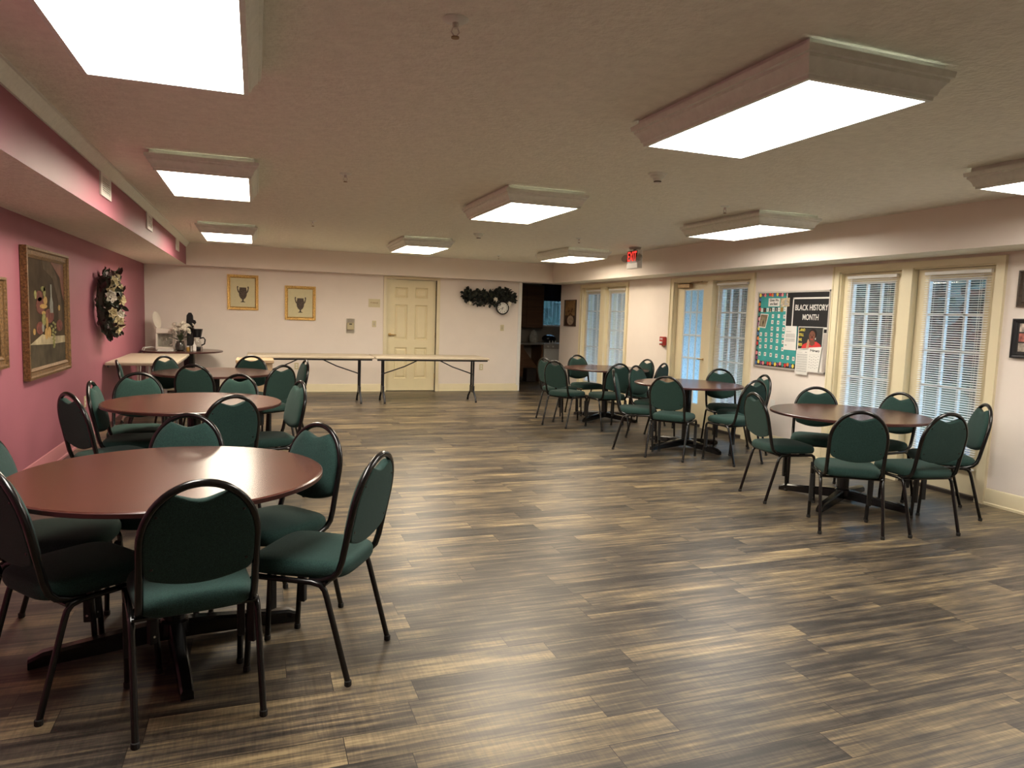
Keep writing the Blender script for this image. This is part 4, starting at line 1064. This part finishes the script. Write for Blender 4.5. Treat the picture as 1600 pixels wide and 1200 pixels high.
t = empty('black_coffee_maker', (cx, cy, TZ), 'black coffee maker with raised lid at right of the vase', 'coffee maker')
part('base', MB().bevbox(-.10, .12, -.12, .12, 0, .05, .01), M['coffee_black'], t)
part('rear_column', MB().bevbox(-.10, -.0, -.06, .12, .05, .36, .012), M['coffee_black'], t)
part('filter_basket', MB().lathe([(.058, .20), (.064, .215), (.085, .325), (.088, .335)], (.045, -.02, 0), 24), M['coffee_black'], t)
mb = MB(); mb.prism([(-.055, 0), (.05, 0), (.075, .05), (.10, .08), (.085, .115), (.05, .125), (.045, .19), (.015, .235), (-.03, .235), (-.065, .19), (-.07, .09)], lambda u, v: (-.055 + u * .85, .06, .352 + v), lambda u, v: (-.055 + u * .85, .095, .352 + v))
part('raised_lid', mb, M['coffee_black'], t)
part('carafe', MB().lathe([(.055, .052), (.072, .066), (.074, .11), (.052, .16), (.048, .19)], (.04, -.02, 0), 24), M['clear'], t)
part('carafe_handle', MB().tube([(.085, -.03, .185), (.14, -.045, .20), (.165, -.05, .165), (.155, -.05, .10), (.11, -.04, .075)], .011, 8), M['coffee_black'], t, smooth=60)
cx, cy = -1.10, 12.03
t = empty('flower_vase', (cx, cy, TZ), 'dark glass vase of white flowers between the two coffee makers', 'vase')
part('vase', MB().lathe([(.045, 0), (.066, .012), (.072, .05), (.066, .10), (.052, .13), (.060, .145), (.052, .145), (.046, .13)], (0, 0, 0), 24), nmat('dark_vase_glass', (.05, .045, .038), .12, var=.5, vscale=14), t, smooth=50)
mb = MB(); fl = MB(); lf = MB()
for i in range(34):
    an = random.uniform(0, 2 * PI); rr = .16 * math.sqrt(random.random()); z = .24 + random.uniform(0, .19) + .04 * (rr / .15)
    if random.random() < .35: z -= .05
    p = Vector((rr * math.cos(an) + (.03 if z > .35 else 0), rr * math.sin(an) * .8, z)); mb.tube([(0, 0, .12), tuple(p * .5 + Vector((0, 0, .09))), tuple(p)], .0025, 5)
    fl.flower(p, Vector((p.x, p.y - .08, .12)), random.uniform(.028, .045), 5)
    lf.leaf(Vector((p.x * .4, p.y * .4, .14 + random.uniform(0, .08))), Vector((p.x, p.y, .05)), Vector((0, 0, 1)), .07, .03)
part('stems', mb, M['stem'], t); part('leaves', lf, M['stem'], t, smooth=0); part('blossoms', fl, M['white_petal'], t, smooth=0)
def bottle(name, x, y, prof, mat, capm, cap, label):
    t = empty(name, (x, y, TZ), label, 'bottle'); part('bottle_body', MB().lathe(prof, (0, 0, 0), 18), mat, t); part('cap', MB().lathe(cap, (0, 0, 0), 14), capm, t); return t
bottle('spray_bottle', -.895, 11.98, [(.024, 0), (.027, .004), (.027, .085), (.012, .10)], M['white'], M['white'], [(.011, .10), (.011, .115), (.006, .12), (.006, .15)], 'small white spray bottle in front of the black coffee maker')
bottle('amber_jar', -.985, 11.98, [(.022, 0), (.024, .004), (.024, .055), (.018, .06)], M['amber'], M['white'], [(.019, .06), (.019, .078)], 'small amber jar between vase and white spray bottle')
bottle('shaker_jar', -.938, 11.95, [(.014, 0), (.016, .004), (.014, .06), (.012, .064)], M['ceramic'], M['steel'], [(.013, .064), (.013, .08)], 'tiny pale shaker left of the white spray bottle')
bottle('silver_shaker', -.80, 12.0, [(.010, 0), (.012, .004), (.009, .045), (.012, .05)], M['steel'], M['steel'], [(.010, .05), (.006, .058)], 'tiny silver shaker in front of the black coffee maker base')
tag(part('paper_tray', MB().bevbox(-1.40, -1.18, 11.84, 12.02, TZ, TZ + .012, .003), M['paper'], None, True), 'white paper stack in front of the white coffee maker', 'paper')
tag(part('power_cord', MB().tube([(-1.44, 12.34, .748), (-1.55, 12.30, .775), (-1.632, 12.16, .768), (-1.648, 11.97, .66), (-1.648, 11.96, .36), (-1.655, 12.0, .006)], .006, 8).tube([(-1.44, 12.32, .748), (-1.52, 12.22, .775), (-1.59, 12.04, .768), (-1.625, 11.86, .66), (-1.64, 11.9, .3), (-1.65, 12.02, .018)], .006, 8), M['white'], None, True, 60), 'white appliance cord looping off the corner table', 'cord')

# ------------------------------------------------------------------ kitchen beyond the opening
KX0, KX1, KY = 4.3, 7.2, 15.0
WX0, WX1, WZ0, WZ1 = 6.16, 6.95, 1.24, 2.1
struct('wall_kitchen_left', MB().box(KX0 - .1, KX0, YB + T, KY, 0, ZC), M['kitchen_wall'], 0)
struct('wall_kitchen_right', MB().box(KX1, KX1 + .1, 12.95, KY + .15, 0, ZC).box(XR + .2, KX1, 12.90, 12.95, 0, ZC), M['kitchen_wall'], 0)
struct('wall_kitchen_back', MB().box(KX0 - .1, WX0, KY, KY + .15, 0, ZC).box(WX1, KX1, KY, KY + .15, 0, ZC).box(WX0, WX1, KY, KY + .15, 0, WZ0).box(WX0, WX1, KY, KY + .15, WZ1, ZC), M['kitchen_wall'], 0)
w6 = empty('window_6', ((WX0 + WX1) / 2, KY, WZ0), kind='structure')
part('glass_pane', MB().box(WX0, WX1, KY + .08, KY + .085, WZ0, WZ1), M['glass'], w6, True)
part('window_frame', MB().box(WX0, WX1, KY - .03, KY + .12, WZ0 - .02, WZ0 + .02).box(WX0, WX0 + .03, KY, KY + .12, WZ0, WZ1).box(WX1 - .03, WX1, KY, KY + .12, WZ0, WZ1), M['white'], w6, True)
t = empty('vertical_blind', (6.5, KY - .05, WZ0), 'grey vertical blind on the dark kitchen window', 'blind')
mb = MB()
for i in range(8):
    x = 6.20 + i * .095; R = Matrix.Rotation(math.radians(66 + 7 * math.sin(i * 2)), 3, 'Z')
    mb.add([R @ Vector((dx, 0, 0)) + Vector((x, KY - .05, z)) for z in (WZ0 + .03, 1.97) for dx in (-.044, .044)], [(0, 1, 3, 2)])
part('vanes', mb, M['grey_plastic'], t, True, 0); part('head_rail', MB().box(6.15, 6.96, KY - .075, KY - .025, 1.97, 2.0), M['blind'], t, True)
mb = MB(); pts = [(6.08 + i * .02, .012 * math.sin(i * .9)) for i in range(48)]
mb.add([(x, KY - .12 + d, z) for z in (1.80, 2.18) for x, d in pts] , [(i, i + 1, 48 + i + 1, 48 + i) for i in range(47)])
mb.add([(6.08, KY - .11, 2.17), (7.02, KY - .11, 2.17), (7.02, KY - .002, 2.17), (6.08, KY - .002, 2.17), (6.08, KY - .11, 2.18), (7.02, KY - .11, 2.18), (7.02, KY - .002, 2.18), (6.08, KY - .002, 2.18)], [(0, 1, 2, 3), (4, 5, 6, 7), (0, 1, 5, 4), (1, 2, 6, 5), (2, 3, 7, 6), (3, 0, 4, 7)])
tag(part('valance', mb, M['navy'], None, True, 60), 'dark navy valance over the kitchen window', 'curtain')
t = empty('upper_cabinet', (5.4, KY - .17, 1.19), 'dark brown wall cabinet in the unlit kitchen', 'cabinet')
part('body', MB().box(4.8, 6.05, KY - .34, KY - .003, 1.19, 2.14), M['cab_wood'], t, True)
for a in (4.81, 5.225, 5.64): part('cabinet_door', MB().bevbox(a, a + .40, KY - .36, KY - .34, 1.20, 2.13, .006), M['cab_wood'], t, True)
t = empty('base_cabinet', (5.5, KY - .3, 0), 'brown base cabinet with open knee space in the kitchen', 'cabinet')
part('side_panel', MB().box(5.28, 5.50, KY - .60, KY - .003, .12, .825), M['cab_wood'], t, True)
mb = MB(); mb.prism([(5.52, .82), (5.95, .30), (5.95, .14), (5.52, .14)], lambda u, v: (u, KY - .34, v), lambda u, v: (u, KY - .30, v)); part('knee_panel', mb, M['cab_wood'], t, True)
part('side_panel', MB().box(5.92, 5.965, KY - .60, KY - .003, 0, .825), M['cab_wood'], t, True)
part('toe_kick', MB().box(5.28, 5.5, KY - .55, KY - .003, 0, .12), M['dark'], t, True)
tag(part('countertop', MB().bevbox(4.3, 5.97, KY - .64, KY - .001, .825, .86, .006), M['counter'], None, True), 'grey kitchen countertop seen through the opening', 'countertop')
t = empty('kitchen_range', (6.28, KY - .32, 0), 'pale kitchen range with knobs in the dark kitchen', 'stove')
part('body', MB().bevbox(5.985, 6.58, KY - .62, KY - .001, .03, .86, .006), M['white'], t, True)
part('control_panel', MB().bevbox(5.985, 6.58, KY - .635, KY - .62, .74, .85, .004), M['grey_plastic'], t, True)
part('oven_door', MB().bevbox(6.0, 6.565, KY - .645, KY - .62, .2, .715, .006), M['white'], t, True)
for x in (6.06, 6.18, 6.38, 6.5): part('knob', MB().lathe([(.02, 0), (.018, -.025)], (x, KY - .635, .79), 14, 'y'), M['white'], t, True)
t = empty('cookie_jar', (5.80, KY - .42, .86), 'patterned ceramic jar on the kitchen counter', 'jar')
part('jar_body', MB().lathe([(.07, 0), (.095, .05), (.10, .15), (.07, .22)], (0, 0, 0), 24), M['ceramic'], t); part('jar_lid', MB().lathe([(.07, .22), (.06, .25), (.02, .27), (.02, .29)], (0, 0, 0), 20), M['ceramic'], t)
tag(part('roaster_pot', MB().ellipsoid((6.22, KY - .3, .955), (.17, .14, .095)), M['coffee_black'], None, True, 60), 'black domed pot on the kitchen range', 'pot')
for i, x in enumerate((6.13, 6.2, 6.27)):
    tt = empty('spice_shaker', (x, KY - .56, .86), ['small pale shaker on the kitchen range, left of three', 'small pale shaker on the kitchen range, middle of three', 'small pale shaker on the kitchen range, right of three'][i], 'shaker', group='shakers on the kitchen range')
    part('shaker_body', MB().lathe([(.014, 0), (.012, .05)], (0, 0, 0), 12), M['white'], tt); part('cap', MB().lathe([(.012, .05), (.009, .062)], (0, 0, 0), 12), M['steel'], tt)
tag(part('waste_bin', MB().bevbox(5.60, 5.83, KY - .58, KY - .36, 0, .30, .01), M['dark'], None, True), 'dark bin under the kitchen counter knee space', 'bin')

# ------------------------------------------------------------------ outdoors
tag(part('lawn', MB().box(9.3, 30, -10, 40, -.25, -.06), M['grass'], None, True, 0), kind='structure')
tag(part('patio', MB().box(XR + .2, 9.3, -6, 12.9, -.25, -.05), M['patio'], None, True, 0), kind='structure')
def tree(x, y, h, r, label):
    t = empty('garden_tree', (x, y, -.06), label, 'tree', group='trees outside the windows')
    part('trunk', MB().tube([(0, 0, 0), (.05, .03, h * .35), (0, 0, h * .6)], [.14, .11, .07], 10), M['bark'], t, smooth=60)
    mb = MB()
    for i in range(1300):
        d = rnd_dir(); rr = random.uniform(.35, 1.0); p = Vector((d.x * r * rr, d.y * r * rr, h * .55 + d.z * h * .46 * rr))
        mb.leaf(p, rnd_dir() + Vector((0, 0, -.3)), d, random.uniform(.22, .42), random.uniform(.14, .24))
    part('crown', mb, M['tree'], t, smooth=0)
TREES = [(11.6, 4.6 + 3.9 * i, 5.0 + .3 * (i % 3), 1.7) for i in range(7)] + [(15.3, 6.5 + 4.2 * i, 6.6 + .3 * (i % 2), 1.8) for i in range(7)]
ORD = ['nearest', 'second', 'third', 'fourth', 'fifth', 'sixth', 'farthest']
for i, (x, y, h, r) in enumerate(TREES):
    tree(x, y, h, r, '%s dark leafy tree in the %s row outside the windows' % (ORD[i % 7], 'front' if i < 7 else 'rear'))
hb = MB(); hb.box(19.0, 21.0, -2, 34, -.06, 7.6)  # added mass of leaves that blocks the bright sky between the trees
for i in range(5200):
    hb.leaf(Vector((19.0 - random.random() * .35, random.uniform(-2, 34), random.uniform(0, 7.8))), rnd_dir(), rnd_dir(), random.uniform(.3, .5), random.uniform(.2, .3))
tag(part('added_hedge', hb, M['tree'], None, True, 0), 'tall dark evergreen screen added behind the trees to cover the sky', 'added_hedge')
hb = MB(); hb.box(4.0, 9.2, 17.2, 18.0, -.06, 3.6)  # second added leaf mass, keeps sky brightness out of the kitchen window
for i in range(900):
    hb.leaf(Vector((random.uniform(4, 9.2), 17.2 - random.random() * .2, random.uniform(0, 3.7))), rnd_dir(), rnd_dir(), random.uniform(.15, .25), random.uniform(.1, .16))
tag(part('added_hedge', hb, M['tree'], None, True, 0), 'low dark leafy screen added outside to darken the kitchen window', 'added_hedge')
